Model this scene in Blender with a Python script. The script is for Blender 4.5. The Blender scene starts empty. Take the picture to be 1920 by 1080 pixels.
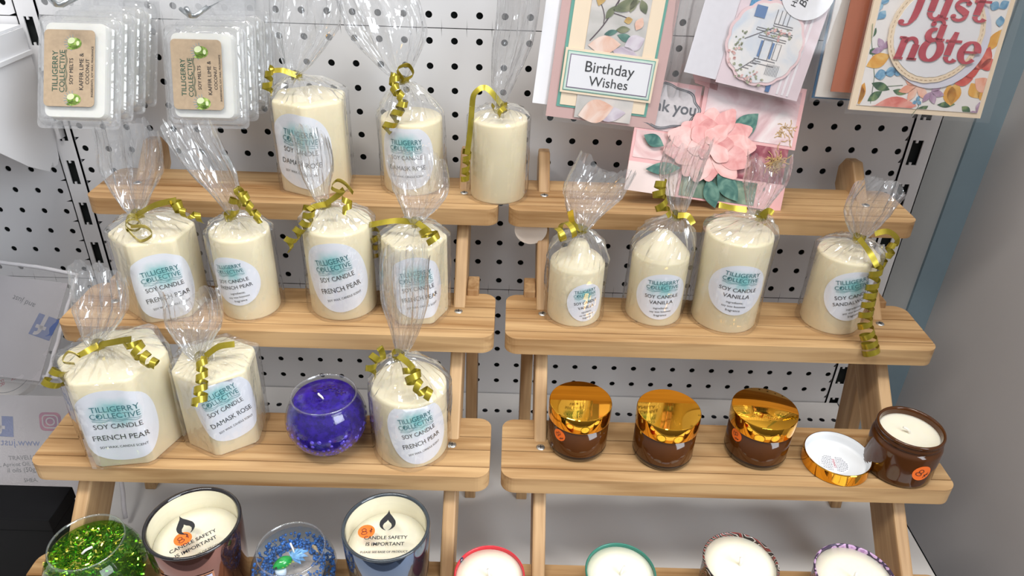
import bpy, bmesh, math, random
from math import sin, cos, pi, radians as R
from mathutils import Vector, Matrix
random.seed(7)
SC = bpy.context.scene
COL = SC.collection

# ------------------------------------------------------------------ camera
cam_d = bpy.data.cameras.new('camera')
cam = bpy.data.objects.new('camera', cam_d); COL.objects.link(cam)
cam.location = (0.0585, -0.7592, 0.3450)
cam.rotation_euler = (1.03076207, -0.02994087, 0.00798914)
cam_d.sensor_width = 36.0
cam_d.lens = 1386.287 / 1920 * 36.0
cam_d.clip_start = 0.01
SC.camera = cam

# ------------------------------------------------------------------ world, lights, exposure
wd = bpy.data.worlds.new('room_light'); SC.world = wd; wd.use_nodes = True
wn = wd.node_tree; bg = wn.nodes['Background']
tc = wn.nodes.new('ShaderNodeTexCoord'); sx = wn.nodes.new('ShaderNodeSeparateXYZ')
rmp = wn.nodes.new('ShaderNodeValToRGB')
mr = wn.nodes.new('ShaderNodeMapRange'); mr.inputs[1].default_value = -1; mr.inputs[2].default_value = 1
wn.links.new(tc.outputs['Generated'], sx.inputs[0]); wn.links.new(sx.outputs[2], mr.inputs[0])
wn.links.new(mr.outputs[0], rmp.inputs[0]); wn.links.new(rmp.outputs[0], bg.inputs[0])
e = rmp.color_ramp.elements
e[0].position = 0.25; e[0].color = (.16, .15, .15, 1)
e[1].position = 0.8; e[1].color = (.80, .80, .82, 1)
k = e.new(.5); k.color = (.40, .39, .40, 1)
bg.inputs[1].default_value = 0.50

def area(name, loc, target, sx_, sy_, power, color):
    l = bpy.data.lights.new(name, 'AREA'); l.shape = 'RECTANGLE'; l.size = sx_; l.size_y = sy_
    l.energy = power; l.color = color
    o = bpy.data.objects.new(name, l); COL.objects.link(o); o.location = loc
    o.rotation_euler = (Vector(target) - Vector(loc)).to_track_quat('-Z', 'Y').to_euler()
    return o
area('window_daylight', (1.6, -1.5, 1.15), (0.1, -.15, 0), 1.2, 1.4, 40, (.86, .93, 1))
area('ceiling_panel_light', (-.55, -.95, 1.95), (-.2, -.2, 0), 1.2, .14, 19, (1, .96, .90))
area('ceiling_panel_light', (.55, -.80, 1.95), (.3, -.2, 0), 1.2, .14, 15, (1, .97, .93))
SC.view_settings.view_transform = 'Standard'; SC.view_settings.look = 'None'
SC.view_settings.gamma = 1.0; SC.view_settings.exposure = 0.39
SC.view_settings.use_curve_mapping = False
SC.cycles.transparent_max_bounces = 40
SC.cycles.max_bounces = 10
SC.cycles.caustics_reflective = False; SC.cycles.caustics_refractive = False

# ------------------------------------------------------------------ material helpers
MATS = {}
def srgb(r, g, b):
    f = lambda c: (c/255/12.92) if c/255 <= .04045 else ((c/255+.055)/1.055)**2.4
    return (f(r), f(g), f(b), 1)
def new_mat(name):
    m = bpy.data.materials.new(name); m.use_nodes = True
    nt = m.node_tree; return m, nt, nt.nodes['Principled BSDF']
def mat(name, col, rough=.5, metal=0, var=.05, scale=40, bump=0, bscale=200, sss=0, coat=0, spec=.5):
    """plain procedural material: colour with a little noise variation and optional bump"""
    if name in MATS: return MATS[name]
    m, nt, b = new_mat(name); N = nt.nodes; L = nt.links
    t = N.new('ShaderNodeTexCoord'); n = N.new('ShaderNodeTexNoise'); n.inputs['Scale'].default_value = scale
    n.inputs['Detail'].default_value = 4
    L.new(t.outputs['Object'], n.inputs['Vector'])
    r = N.new('ShaderNodeValToRGB'); L.new(n.outputs['Fac'], r.inputs[0])
    c = Vector(col[:3])
    r.color_ramp.elements[0].position = .3; r.color_ramp.elements[1].position = .7
    r.color_ramp.elements[0].color = (*[max(0, x*(1-var)) for x in c], 1)
    r.color_ramp.elements[1].color = (*[min(1, x*(1+var)) for x in c], 1)
    L.new(r.outputs[0], b.inputs['Base Color'])
    b.inputs['Roughness'].default_value = rough; b.inputs['Metallic'].default_value = metal
    b.inputs['Specular IOR Level'].default_value = spec
    if coat: b.inputs['Coat Weight'].default_value = coat; b.inputs['Coat Roughness'].default_value = .03
    if sss:
        b.inputs['Subsurface Weight'].default_value = sss; b.inputs['Subsurface Scale'].default_value = .006
        b.inputs['Subsurface Radius'].default_value = (1, .8, .45)
    if bump:
        n2 = N.new('ShaderNodeTexNoise'); n2.inputs['Scale'].default_value = bscale; L.new(t.outputs['Object'], n2.inputs['Vector'])
        bp = N.new('ShaderNodeBump'); bp.inputs['Strength'].default_value = bump; bp.inputs['Distance'].default_value = .001
        L.new(n2.outputs['Fac'], bp.inputs['Height']); L.new(bp.outputs[0], b.inputs['Normal'])
    MATS[name] = m; return m
def wood(name, rot, dark, light, seed):
    m, nt, b = new_mat(name); N = nt.nodes; L = nt.links
    t = N.new('ShaderNodeTexCoord')
    mp = N.new('ShaderNodeMapping'); mp.inputs['Rotation'].default_value = rot; mp.inputs['Location'].default_value = (seed, seed*1.7, seed*.6)
    m2 = N.new('ShaderNodeMapping'); m2.inputs['Scale'].default_value = (5, 95, 95)
    L.new(t.outputs['Object'], mp.inputs[0]); L.new(mp.outputs[0], m2.inputs[0])
    n = N.new('ShaderNodeTexNoise'); n.inputs['Scale'].default_value = 1.6; n.inputs['Detail'].default_value = 5; n.inputs['Distortion'].default_value = .6
    L.new(m2.outputs[0], n.inputs['Vector'])
    m3 = N.new('ShaderNodeMapping'); m3.inputs['Scale'].default_value = (3, 26, 26)
    L.new(mp.outputs[0], m3.inputs[0])
    w = N.new('ShaderNodeTexNoise'); w.inputs['Scale'].default_value = 1.5; w.inputs['Detail'].default_value = 2
    L.new(m3.outputs[0], w.inputs['Vector'])
    ad = N.new('ShaderNodeMath'); ad.operation = 'MULTIPLY_ADD'; ad.inputs[1].default_value = .5
    L.new(n.outputs['Fac'], ad.inputs[0])
    hf = N.new('ShaderNodeMath'); hf.operation = 'MULTIPLY'; hf.inputs[1].default_value = .5
    L.new(w.outputs['Fac'], hf.inputs[0]); L.new(hf.outputs[0], ad.inputs[2])
    r = N.new('ShaderNodeValToRGB'); L.new(ad.outputs[0], r.inputs[0])
    r.color_ramp.elements[0].position = .34; r.color_ramp.elements[0].color = dark
    r.color_ramp.elements[1].position = .62; r.color_ramp.elements[1].color = light
    L.new(r.outputs[0], b.inputs['Base Color'])
    b.inputs['Roughness'].default_value = .5; b.inputs['Specular IOR Level'].default_value = .35
    bp = N.new('ShaderNodeBump'); bp.inputs['Strength'].default_value = .15; bp.inputs['Distance'].default_value = .0006
    L.new(n.outputs['Fac'], bp.inputs['Height']); L.new(bp.outputs[0], b.inputs['Normal'])
    MATS[name] = m; return m
def film(name, tint=(1, 1, 1), haze=.03, gloss=1.0, rough=.06, hcol=(.9, .92, .95), ior=1.5, bump=0, bscale=60, base=.0):
    """clear thin film or glass wall: transparent, fresnel reflection, a trace of haze"""
    m, nt, b = new_mat(name); N = nt.nodes; L = nt.links; out = N['Material Output']; N.remove(b)
    tr = N.new('ShaderNodeBsdfTransparent'); tr.inputs[0].default_value = (*tint, 1)
    gl = N.new('ShaderNodeBsdfGlossy'); gl.inputs['Roughness'].default_value = rough
    df = N.new('ShaderNodeBsdfDiffuse'); df.inputs[0].default_value = (*hcol, 1)
    m1 = N.new('ShaderNodeMixShader'); m1.inputs[0].default_value = haze
    L.new(tr.outputs[0], m1.inputs[1]); L.new(df.outputs[0], m1.inputs[2])
    fr = N.new('ShaderNodeFresnel'); fr.inputs[0].default_value = ior
    mu = N.new('ShaderNodeMath'); mu.operation = 'MULTIPLY_ADD'; mu.inputs[1].default_value = gloss; mu.inputs[2].default_value = base
    mu.use_clamp = True
    # both sides of a thin wall reflect alike: use the front-side ior on the back too
    ge = N.new('ShaderNodeNewGeometry'); mi = N.new('ShaderNodeMix'); mi.data_type = 'FLOAT'
    L.new(ge.outputs['Backfacing'], mi.inputs[0]); mi.inputs[2].default_value = ior; mi.inputs[3].default_value = 1/ior*1.0
    L.new(mi.outputs[0], fr.inputs[0])
    L.new(fr.outputs[0], mu.inputs[0])
    m2 = N.new('ShaderNodeMixShader'); L.new(mu.outputs[0], m2.inputs[0]); L.new(m1.outputs[0], m2.inputs[1]); L.new(gl.outputs[0], m2.inputs[2])
    L.new(m2.outputs[0], out.inputs[0])
    if bump:
        t = N.new('ShaderNodeTexCoord'); n2 = N.new('ShaderNodeTexNoise'); n2.inputs['Scale'].default_value = bscale; n2.inputs['Detail'].default_value = 1.5
        L.new(t.outputs['Object'], n2.inputs['Vector'])
        bp = N.new('ShaderNodeBump'); bp.inputs['Strength'].default_value = bump; bp.inputs['Distance'].default_value = .003
        L.new(n2.outputs['Fac'], bp.inputs['Height']); L.new(bp.outputs[0], gl.inputs['Normal']); L.new(bp.outputs[0], fr.inputs['Normal'])
    MATS[name] = m; return m

WOOD_T = wood('pine_along_shelf', (0, 0, 0), srgb(146, 106, 64), srgb(202, 166, 120), .3)
WOOD_L = wood('pine_along_leg', (R(47.7), 0, R(0)), srgb(176, 124, 74), srgb(214, 168, 112), 1.1)
# legs run along (0,.739,.673): rotate so that the grain axis becomes x
def leg_wood(name, yz_angle, seed):
    m = wood(name, (0, 0, 0), srgb(148, 110, 70), srgb(200, 165, 122), seed)
    for n in m.node_tree.nodes:
        if n.type == 'MAPPING' and abs(n.inputs['Scale'].default_value[0]-1) < 1e-6:
            n.inputs['Rotation'].default_value = (-yz_angle, 0, 0)
        elif n.type == 'MAPPING':
            s = n.inputs['Scale'].default_value
            n.inputs['Scale'].default_value = (s[1], s[0], s[2])
    return m
WOOD_L = leg_wood('pine_along_sloping_leg', math.atan2(.673, .739), 1.1)
WOOD_R = leg_wood('pine_along_rear_leg', R(80), 2.3)
PEG = mat('white_powder_coat', (.72, .72, .735, 1), .42, var=.015, scale=6)
PEGL = mat('white_powder_coat_base', (.72, .71, .70, 1), .4, var=.02, scale=9)
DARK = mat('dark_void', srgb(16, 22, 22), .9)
WAX = mat('cream_soy_wax', srgb(240, 228, 194), .42, var=.04, scale=22, sss=.35, bump=.08, bscale=90)
WAXW = mat('white_soy_wax', srgb(240, 235, 215), .38, var=.03, scale=30, sss=.3)
MELTW = mat('white_wax_melt', srgb(250, 249, 240), .45, var=.02, sss=.2)
PAPER = mat('white_paper', srgb(240, 241, 247), .6, var=.01)
INK = mat('black_ink', srgb(36, 36, 40), .6, var=0)
TEAL = mat('teal_ink', srgb(28, 116, 124), .6, var=.25, scale=60)
WICK = mat('white_wick', srgb(236, 232, 222), .8)
RIB = mat('gold_ribbon', srgb(168, 152, 50), .27, metal=.6, var=.12, scale=120)
FILM = film('cellophane', haze=.03, gloss=1.7, rough=.045, base=.015, bump=.4, bscale=75)
FILMP = film('cellophane_gathered', haze=.085, gloss=2.3, rough=.05, base=.04, bump=.35, bscale=90)
GLASS = film('clear_glass', haze=.005, gloss=1.0, rough=.02, tint=(.985, .99, .99))
PLAST = film('clear_clamshell', haze=.08, gloss=1.7, rough=.05, base=.03, bump=.5, bscale=130)
SLEEVE = film('card_sleeve', haze=.03, gloss=.9, rough=.08, base=.01, bump=.15, bscale=25)
METAL = mat('galvanised_metal', (.5, .53, .55, 1), .3, metal=.9)
SCREW = mat('screw_zinc', (.62, .62, .6, 1), .35, metal=.95)
ORANGE = mat('orange_sticker', srgb(255, 118, 40), .5, var=.03)
# label paper: white with a soft printed teal wash behind the logo (uv)
def label_mat(name, base, wash, cy):
    m, nt, b = new_mat(name); N = nt.nodes; L = nt.links
    uv = N.new('ShaderNodeUVMap'); mp = N.new('ShaderNodeMapping'); mp.inputs['Location'].default_value = (-.5*2.6, -cy*3.6, 0); mp.inputs['Scale'].default_value = (2.6, 3.6, 1)
    L.new(uv.outputs[0], mp.inputs[0])
    no = N.new('ShaderNodeTexNoise'); no.inputs['Scale'].default_value = 6; L.new(uv.outputs[0], no.inputs['Vector'])
    g = N.new('ShaderNodeTexGradient'); g.gradient_type = 'SPHERICAL'; L.new(mp.outputs[0], g.inputs[0])
    mu = N.new('ShaderNodeMath'); mu.operation = 'MULTIPLY'; L.new(g.outputs['Fac'], mu.inputs[0]); L.new(no.outputs['Fac'], mu.inputs[1])
    r = N.new('ShaderNodeValToRGB'); L.new(mu.outputs[0], r.inputs[0])
    r.color_ramp.elements[0].position = .06; r.color_ramp.elements[0].color = base
    r.color_ramp.elements[1].position = .42; r.color_ramp.elements[1].color = wash
    L.new(r.outputs[0], b.inputs['Base Color']); b.inputs['Roughness'].default_value = .55
    return m
LABEL = label_mat('printed_label', srgb(241, 243, 250), srgb(138, 208, 208), .68)

# ------------------------------------------------------------------ object helpers
def mesh_obj(name, verts, faces, m, parent=None, smooth=False, uvs=None):
    off = parent_world(parent)
    me = bpy.data.meshes.new(name)
    me.from_pydata([tuple(Vector(v) - off) for v in verts], [], faces)
    if uvs is not None:
        ul = me.uv_layers.new(name='UVMap')
        for lp in me.loops: ul.data[lp.index].uv = uvs[lp.vertex_index]
    me.materials.append(m)
    if smooth: me.polygons.foreach_set('use_smooth', [True]*len(me.polygons))
    me.update()
    o = bpy.data.objects.new(name, me); COL.objects.link(o)
    if parent: o.parent = parent
    elif True: o.location = (0, 0, 0)
    return o
def parent_world(p):
    v = Vector((0, 0, 0))
    while p is not None: v = v + Vector(p.location); p = p.parent
    return v
def thing(name, label, cat, loc, group=None):
    o = bpy.data.objects.new(name, None); COL.objects.link(o); o.location = loc; o.empty_display_size = .01
    o['label'] = label; o['category'] = cat
    if group: o['group'] = group
    return o
def tag(o, label, cat, group=None):
    o['label'] = label; o['category'] = cat
    if group: o['group'] = group
    return o
def struct(o, label=None):
    o['kind'] = 'structure'
    if label: o['label'] = label
    return o
class MB:
    """collects geometry in world coordinates and links it as one mesh object"""
    def __init__(s): s.v = []; s.f = []
    def add(s, v, f):
        n = len(s.v); s.v += [tuple(x) for x in v]; s.f += [tuple(i+n for i in q) for q in f]; return s
    def box(s, x0, x1, y0, y1, z0, z1):
        v = [(x, y, z) for x in (x0, x1) for y in (y0, y1) for z in (z0, z1)]
        return s.add(v, [(0, 1, 3, 2), (4, 6, 7, 5), (0, 4, 5, 1), (2, 3, 7, 6), (0, 2, 6, 4), (1, 5, 7, 3)])
    def lathe(s, c, prof, n=48, cap0=True, cap1=True):
        """prof: list of (r,z) from bottom to top"""
        v = []; f = []
        for r, z in prof:
            for i in range(n): a = 2*pi*i/n; v.append((c[0]+r*sin(a), c[1]-r*cos(a), c[2]+z))
        for j in range(len(prof)-1):
            for i in range(n): f.append((j*n+i, j*n+(i+1) % n, (j+1)*n+(i+1) % n, (j+1)*n+i))
        if cap0: f.append(tuple(range(n-1, -1, -1)))
        if cap1: k = (len(prof)-1)*n; f.append(tuple(k+i for i in range(n)))
        return s.add(v, f)
    def tube(s, pts, r, n=8):
        pts = [Vector(p) for p in pts]; v = []; f = []
        for i, p in enumerate(pts):
            t = (pts[min(i+1, len(pts)-1)] - pts[max(i-1, 0)]).normalized()
            a = t.cross(Vector((0, 1, .01))); a = a.normalized() if a.length > 1e-4 else Vector((1, 0, 0)); b = t.cross(a)
            rr = r[i] if isinstance(r, (list, tuple)) else r
            for k_ in range(n): q = 2*pi*k_/n; v.append(p + a*rr*cos(q) + b*rr*sin(q))
        for i in range(len(pts)-1):
            for k_ in range(n): f.append((i*n+k_, i*n+(k_+1) % n, (i+1)*n+(k_+1) % n, (i+1)*n+k_))
        f.append(tuple(range(n-1, -1, -1))); f.append(tuple((len(pts)-1)*n+k_ for k_ in range(n)))
        return s.add(v, f)
    def sphere(s, c, r, nu=10, nv=6, sc=(1, 1, 1)):
        prof = [(r*sin(pi*j/nv), -r*cos(pi*j/nv)) for j in range(nv+1)]
        prof[0] = (r*.02, -r); prof[-1] = (r*.02, r)
        v = []; f = []
        for rr, z in prof:
            for i in range(nu): a = 2*pi*i/nu; v.append((c[0]+rr*sin(a)*sc[0], c[1]-rr*cos(a)*sc[1], c[2]+z*sc[2]))
        for j in range(nv):
            for i in range(nu): f.append((j*nu+i, j*nu+(i+1) % nu, (j+1)*nu+(i+1) % nu, (j+1)*nu+i))
        return s.add(v, f)
    def build(s, name, m, parent=None, smooth=False): return mesh_obj(name, s.v, s.f, m, parent, smooth)
def bevel(o, w, seg=2, ang=30):
    b = o.modifiers.new('bevel', 'BEVEL'); b.width = w; b.segments = seg; b.limit_method = 'ANGLE'; b.angle_limit = R(ang); return o
def autosmooth(o, ang=40):
    """smooth shading with sharp edges above an angle"""
    me = o.data; bm = bmesh.new(); bm.from_mesh(me)
    for ed in bm.edges:
        if len(ed.link_faces) == 2 and ed.calc_face_angle(0) > R(ang): ed.smooth = False
    bm.to_mesh(me); bm.free(); me.polygons.foreach_set('use_smooth', [True]*len(me.polygons)); return o

# ------------------------------------------------------------------ lettering
_TXT = {}
def text2d(s, shear=0.0, bold=0.0):
    """flat lettering: verts (x,y) and faces with cap height 1, centred"""
    key = (s, shear, bold)
    if key in _TXT: return _TXT[key]
    cu = bpy.data.curves.new('lettering', 'FONT'); cu.body = s; cu.size = 1.0; cu.resolution_u = 3; cu.shear = shear; cu.offset = bold
    ob = bpy.data.objects.new('lettering', cu); COL.objects.link(ob)
    dg = bpy.context.evaluated_depsgraph_get(); dg.update()
    me = bpy.data.meshes.new_from_object(ob.evaluated_get(dg))
    v = [(p.co.x, p.co.y) for p in me.vertices]; f = [tuple(p.vertices) for p in me.polygons]
    bpy.data.objects.remove(ob); bpy.data.curves.remove(cu); bpy.data.meshes.remove(me)
    x0 = min(p[0] for p in v); x1 = max(p[0] for p in v)
    v = [(p[0]-(x0+x1)/2, p[1]-.36) for p in v]
    _TXT[key] = (v, f, x1-x0); return _TXT[key]
def place_text(s, cx, cy, width=None, height=None, rot=0, shear=0, bold=0.0, sx_=1.0):
    v, f, w = text2d(s, shear, bold)
    k_ = width/w if width else height/.72
    c, q = cos(rot), sin(rot)
    return [(cx + c*x*k_*sx_ - q*y*k_, cy + q*x*k_*sx_ + c*y*k_) for x, y in v], f
def ribbon2d(pts, w):
    """flat stroke of width w along 2d points"""
    v = []; f = []
    for i, p in enumerate(pts):
        a = pts[max(0, i-1)]; b = pts[min(len(pts)-1, i+1)]
        dx, dy = b[0]-a[0], b[1]-a[1]; l = math.hypot(dx, dy) or 1
        ww = w[i] if isinstance(w, (list, tuple)) else w
        v += [(p[0]-dy/l*ww/2, p[1]+dx/l*ww/2), (p[0]+dy/l*ww/2, p[1]-dx/l*ww/2)]
    for i in range(len(pts)-1): f.append((2*i+1, 2*i+3, 2*i+2, 2*i))
    return v, f
class M2:
    def __init__(s): s.v = []; s.f = []
    def add(s, vf):
        n = len(s.v); s.v += list(vf[0]); s.f += [tuple(i+n for i in q) for q in vf[1]]; return s
    def poly(s, pts): return s.add((list(pts), [tuple(range(len(pts)))]))
def ellipse(cx, cy, a, b, rot=0, n=24):
    return [(cx + a*cos(t)*cos(rot) - b*sin(t)*sin(rot), cy + a*cos(t)*sin(rot) + b*sin(t)*cos(rot)) for t in [2*pi*i/n for i in range(n)]]
def petal(cx, cy, l, w, rot, tip=1.0, n=9):
    """leaf or petal outline starting at (cx,cy)"""
    p = []
    for i in range(n+1): t = i/n; p.append((l*t, w/2*sin(pi*t**tip)))
    for i in range(n-1, 0, -1): t = i/n; p.append((l*t, -w/2*sin(pi*t**tip)))
    c, s = cos(rot), sin(rot)
    return [(cx+c*x-s*y, cy+s*x+c*y) for x, y in p]
def rrect(x0, y0, x1, y1, r, n=5):
    p = []
    for (cx, cy, a0) in ((x1-r, y0+r, -90), (x1-r, y1-r, 0), (x0+r, y1-r, 90), (x0+r, y0+r, 180)):
        for i in range(n+1): a = R(a0+90*i/n); p.append((cx+r*cos(a), cy+r*sin(a)))
    return p

# ================================================================== SETTING
def strip_with_holes(name, xs, zs, y, x0, x1, z0, z1, r, m, thick=.0012, nseg=12):
    """sheet in the xz plane with round holes on a grid, real openings with a folded-back edge"""
    mb = MB(); px = xs[1]-xs[0]; pz = zs[1]-zs[0]
    ex = [x0] + [(a+b)/2 for a, b in zip(xs, xs[1:])] + [x1]
    ez = [z0] + [(a+b)/2 for a, b in zip(zs, zs[1:])] + [z1]
    for i, cx in enumerate(xs):
        for j, cz in enumerate(zs):
            L_, R_, B_, T_ = ex[i], ex[i+1], ez[j], ez[j+1]
            v = []; f = []
            for k_ in range(nseg):
                a = 2*pi*(k_+.5)/nseg
                ca, sa = cos(a), sin(a)
                tt = min(((R_-cx) if ca > 0 else (cx-L_))/max(abs(ca), 1e-9), ((T_-cz) if sa > 0 else (cz-B_))/max(abs(sa), 1e-9))
                v += [(cx+r*ca, y, cz+r*sa), (cx+ca*tt, y, cz+sa*tt), (cx+r*ca, y+thick, cz+r*sa)]
            for k_ in range(nseg):
                q = (k_+1) % nseg
                f.append((3*k_, 3*k_+1, 3*q+1, 3*q)); f.append((3*k_, 3*q, 3*q+2, 3*k_+2))
            # corner triangles of the cell
            base = len(v); v += [(R_, y, T_), (L_, y, T_), (L_, y, B_), (R_, y, B_)]
            for ci, ang in enumerate((45, 135, 225, 315)):
                k0 = int((ang/360*nseg) - .5) % nseg; k1 = (k0+1) % nseg
                f.append((3*k0+1, base+ci, 3*k1+1))
            mb.add(v, f)
    return mb.build(name, m)

SHELF = dict(T1=(.0458, -.116, -.040), T2=(-.0366, -.211, -.135), T3=(-.1206, -.2995, -.2235), T4=(-.2045, -.396, -.320))
BASE_Z = -.27
# right bay pegboard, three 300 mm panels, 25 mm hole pitch
xsR = [.025*c for c in range(-16, 20)]
for n, (za, zb, r0, r1) in enumerate(((.1878, .4875, -10, 1), (-.1122, .1870, 2, 13), (-.4125, -.1131, 14, 25))):
    zs = sorted(-.025*(r_-9) for r_ in range(r0, r1+1))
    o = strip_with_holes('pegboard_panel', xsR, zs, 0, -.4085, .4815, za, zb, .0035, PEG)
    struct(o, 'white perforated pegboard panel behind the wooden stands')
xsL = [-.4415-.025*c for c in range(24, -1, -1)]
for n, (za, zb, r0, r1) in enumerate(((.1864, .486, -10, 1), (-.1136, .1856, 2, 13), (-.4140, -.1145, 14, 25))):
    zs = sorted(-.025*(r_-9)-.0014 for r_ in range(r0, r1+1))
    o = strip_with_holes('pegboard_panel', xsL, zs, 0, -1.06, -.4315, za, zb, .0033, PEG)
    struct(o, 'white perforated pegboard panel of the left bay')
o = MB().box(-1.06, .509, .0042, .006, -.44, .487).build('hole_shade_sheet', DARK); struct(o)  # added sheet, painted as the shade seen through holes and slots
def upright(name, x0, x1, sx0, sx1, top, label):
    mb = MB(); y = -.0012; d = .0038
    zt = .4885; slots = [(top+.05*k_-.028, top+.05*k_) for k_ in range(8, -8, -1)]
    def sheet(a, b, c, dd):
        if b-a > 1e-6 and dd-c > 1e-6: mb.box(a, b, y, y+.0015, c, dd)
    sheet(x0, sx0, -.42, zt); sheet(sx1, x1, -.42, zt)
    z = zt
    for (a, b) in slots:
        sheet(sx0, sx1, b, z); z = a
        w = sx1-sx0
        sheet(sx0+w*.30, sx0+w*.52, b-.003, b); sheet(sx0+w*.30, sx0+w*.52, a, a+.003)   # stamped teeth
    sheet(sx0, sx1, -.42, z)
    mb.box(x0, x0+.0012, y, d, -.42, zt); mb.box(x1-.0012, x1, y, d, -.42, zt)
    return struct(mb.build(name, PEG), label)
upright('trim_1', -.4310, -.4090, -.4245, -.4152, .0358, 'slotted white steel upright between the bays')
upright('trim_2', .4820, .5105, .4868, .4985, .0885, 'slotted white steel upright at the bay end')
WALLG = mat('grey_painted_wall', srgb(178, 181, 181), .7, var=.02, scale=12, bump=.05, bscale=300)
WALLB = mat('shaded_wall_blue_grey', srgb(132, 153, 164), .6, var=.02)  # back wall's bluish shadow near the corner, put into the colour
WALLR = mat('warm_grey_laminate', srgb(198, 193, 191), .45, var=.05, scale=3)
struct(MB().box(-1.3, .576, .05, .07, -1.0, 1.2).build('wall_back', WALLG))
struct(MB().box(.576, .607, .046, .066, -1.0, 1.2).build('wall_back_shade', WALLB))  # strip of back wall in shadow; the shade is its colour
struct(MB().box(.607, .63, -.52, .07, -1.0, 1.2).build('wall_right', WALLR))
struct(MB().box(-1.3, .63, -1.6, .07, -1.02, -1.0).build('floor', mat('grey_vinyl_floor', srgb(120, 122, 128), .5, var=.08, scale=20)))
# base shelf of the right bay: tray with a row of round holes along its back edge
def base_shelf(x0, x1, label, cat):
    root = thing('gondola_base_shelf', label, cat, ((x0+x1)/2, -.25, BASE_Z-.03))
    mb = MB()
    hx = [x for x in [.0522+.0153*i for i in range(-60, 30)] if x0+.02 < x < x1-.012]
    y0, y1, r = -.044, -.028, .0034
    mb.box(x0, x1, -.52, y0, BASE_Z-.0015, BASE_Z); mb.box(x0, x1, y1, -.0015, BASE_Z-.0015, BASE_Z)
    ex = [x0] + [(a+b)/2 for a, b in zip(hx, hx[1:])] + [x1]
    for i, cx in enumerate(hx):
        v = []; f = []; n = 16; cy = (y0+y1)/2
        for k_ in range(n):
            a = 2*pi*(k_+.5)/n; ca, sa = cos(a), sin(a)
            tt = min(((ex[i+1]-cx) if ca > 0 else (cx-ex[i]))/max(abs(ca), 1e-9), (y1-cy)/max(abs(sa), 1e-9))
            v += [(cx+r*ca, cy+r*sa, BASE_Z), (cx+ca*tt, cy+sa*tt, BASE_Z)]
        b = len(v); v += [(ex[i+1], y1, BASE_Z), (ex[i], y1, BASE_Z), (ex[i], y0, BASE_Z), (ex[i+1], y0, BASE_Z)]
        f = [(2*k_, 2*k_+1, 2*((k_+1) % n)+1, 2*((k_+1) % n)) for k_ in range(n)]
        for ci, ang in enumerate((45, 135, 225, 315)):
            k0 = int(ang/360*n-.5) % n; f.append((2*k0+1, b+ci, 2*((k0+1) % n)+1))
        mb.add(v, f)
    mb.build('shelf_tray', PEGL, root)
    MB().box(x0, x1, -.522, -.52, BASE_Z-.06, BASE_Z).box(x0, x0+.0015, -.52, -.002, BASE_Z-.06, BASE_Z).box(x1-.0015, x1, -.52, -.002, BASE_Z-.06, BASE_Z).build('shelf_lip', PEGL, root)
    MB().box(x0+.01, x1-.01, -.06, -.012, BASE_Z-.05, BASE_Z-.02).build('shelf_beam', mat('shelf_beam_grey', srgb(105, 108, 112), .6), root)
    return root
base_shelf(-.4195, .4985, 'white metal base shelf under the two wooden stands', 'shelf')
base_shelf(-1.05, -.4215, 'white metal base shelf under the black box and pouches', 'shelf')

# left bay: a metal shelf on a bracket, only its end is in view
sh = thing('metal_shelf', 'white metal shelf high on the left pegboard, its end bracket hooked in the upright', 'shelf', (-.6, -.1, .17))
MB().box(-1.0, -.428, -.30, -.004, .176, .1785).box(-1.0, -.428, -.30, -.298, .150, .176).build('shelf_tray', PEG, sh)
brk = []
prof = [(-.004, .176), (-.004, .070), (-.0085, .041), (-.014, .036), (-.020, .036), (-.0215, .0415), (-.030, .0345), (-.040, .040), (-.060, .052), (-.105, .088), (-.20, .13), (-.30, .15), (-.30, .176)]
v = [(-.4275, y, z) for y, z in prof] + [(-.4262, y, z) for y, z in prof]; n = len(prof)
f = [tuple(range(n)), tuple(range(2*n-1, n-1, -1))] + [(i, i+n, (i+1) % n+n, (i+1) % n) for i in range(n)]
mesh_obj('bracket', v, f, PEG, sh)
MB().box(-.4262, -.4235, -.30, -.004, .1505, .1545).build('bracket_fold', PEG, sh)
MB().box(-.4235, -.4195, -.006, .003, .062, .080).build('bracket_hook', PEG, sh)

# ================================================================== WOODEN STANDS
def shelf_board(parent, x0, x1, key):
    z, yf, yb = SHELF[key]; t = .017; rad = .012
    grooves = [yf+.0125, yf+.0335, yf+.0505]; gw = .0012; gd = .0025
    cuts = [yf]
    def outline(y):   # x inset because of the rounded corners
        d = min(y-yf, yb-y)
        return rad - math.sqrt(max(0, rad*rad-(rad-d)**2)) if d < rad else 0
    ys = set([yf+rad*(1-cos(pi/2*i/7)) for i in range(8)] + [yb-rad*(1-cos(pi/2*i/7)) for i in range(8)])
    for g in grooves: ys |= {g-gw/2, g-gw/2+.00005, g+gw/2-.00005, g+gw/2}
    ys = sorted(ys)
    def top(y):
        for g in grooves:
            if abs(y-g) < gw/2-.00002: return z-gd
        return z
    v = []; f = []
    for y in ys:
        i_ = outline(y); v += [(x0+i_, y, top(y)), (x1-i_, y, top(y)), (x1-i_, y, z-t), (x0+i_, y, z-t)]
    for i in range(len(ys)-1):
        a, b = 4*i, 4*i+4
        f += [(a, a+1, b+1, b), (a+1, a+2, b+2, b+1), (a+2, a+3, b+3, b+2), (a+3, a, b, b+3)]
    f += [(0, 3, 2, 1), tuple(4*(len(ys)-1)+k_ for k_ in (0, 1, 2, 3))]
    o = mesh_obj('shelf_board', v, f, WOOD_T, parent); bevel(o, .0012, 2, 55); return o
def leg_line(z): return -.1605 + 1.098*(z+.0366)
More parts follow.
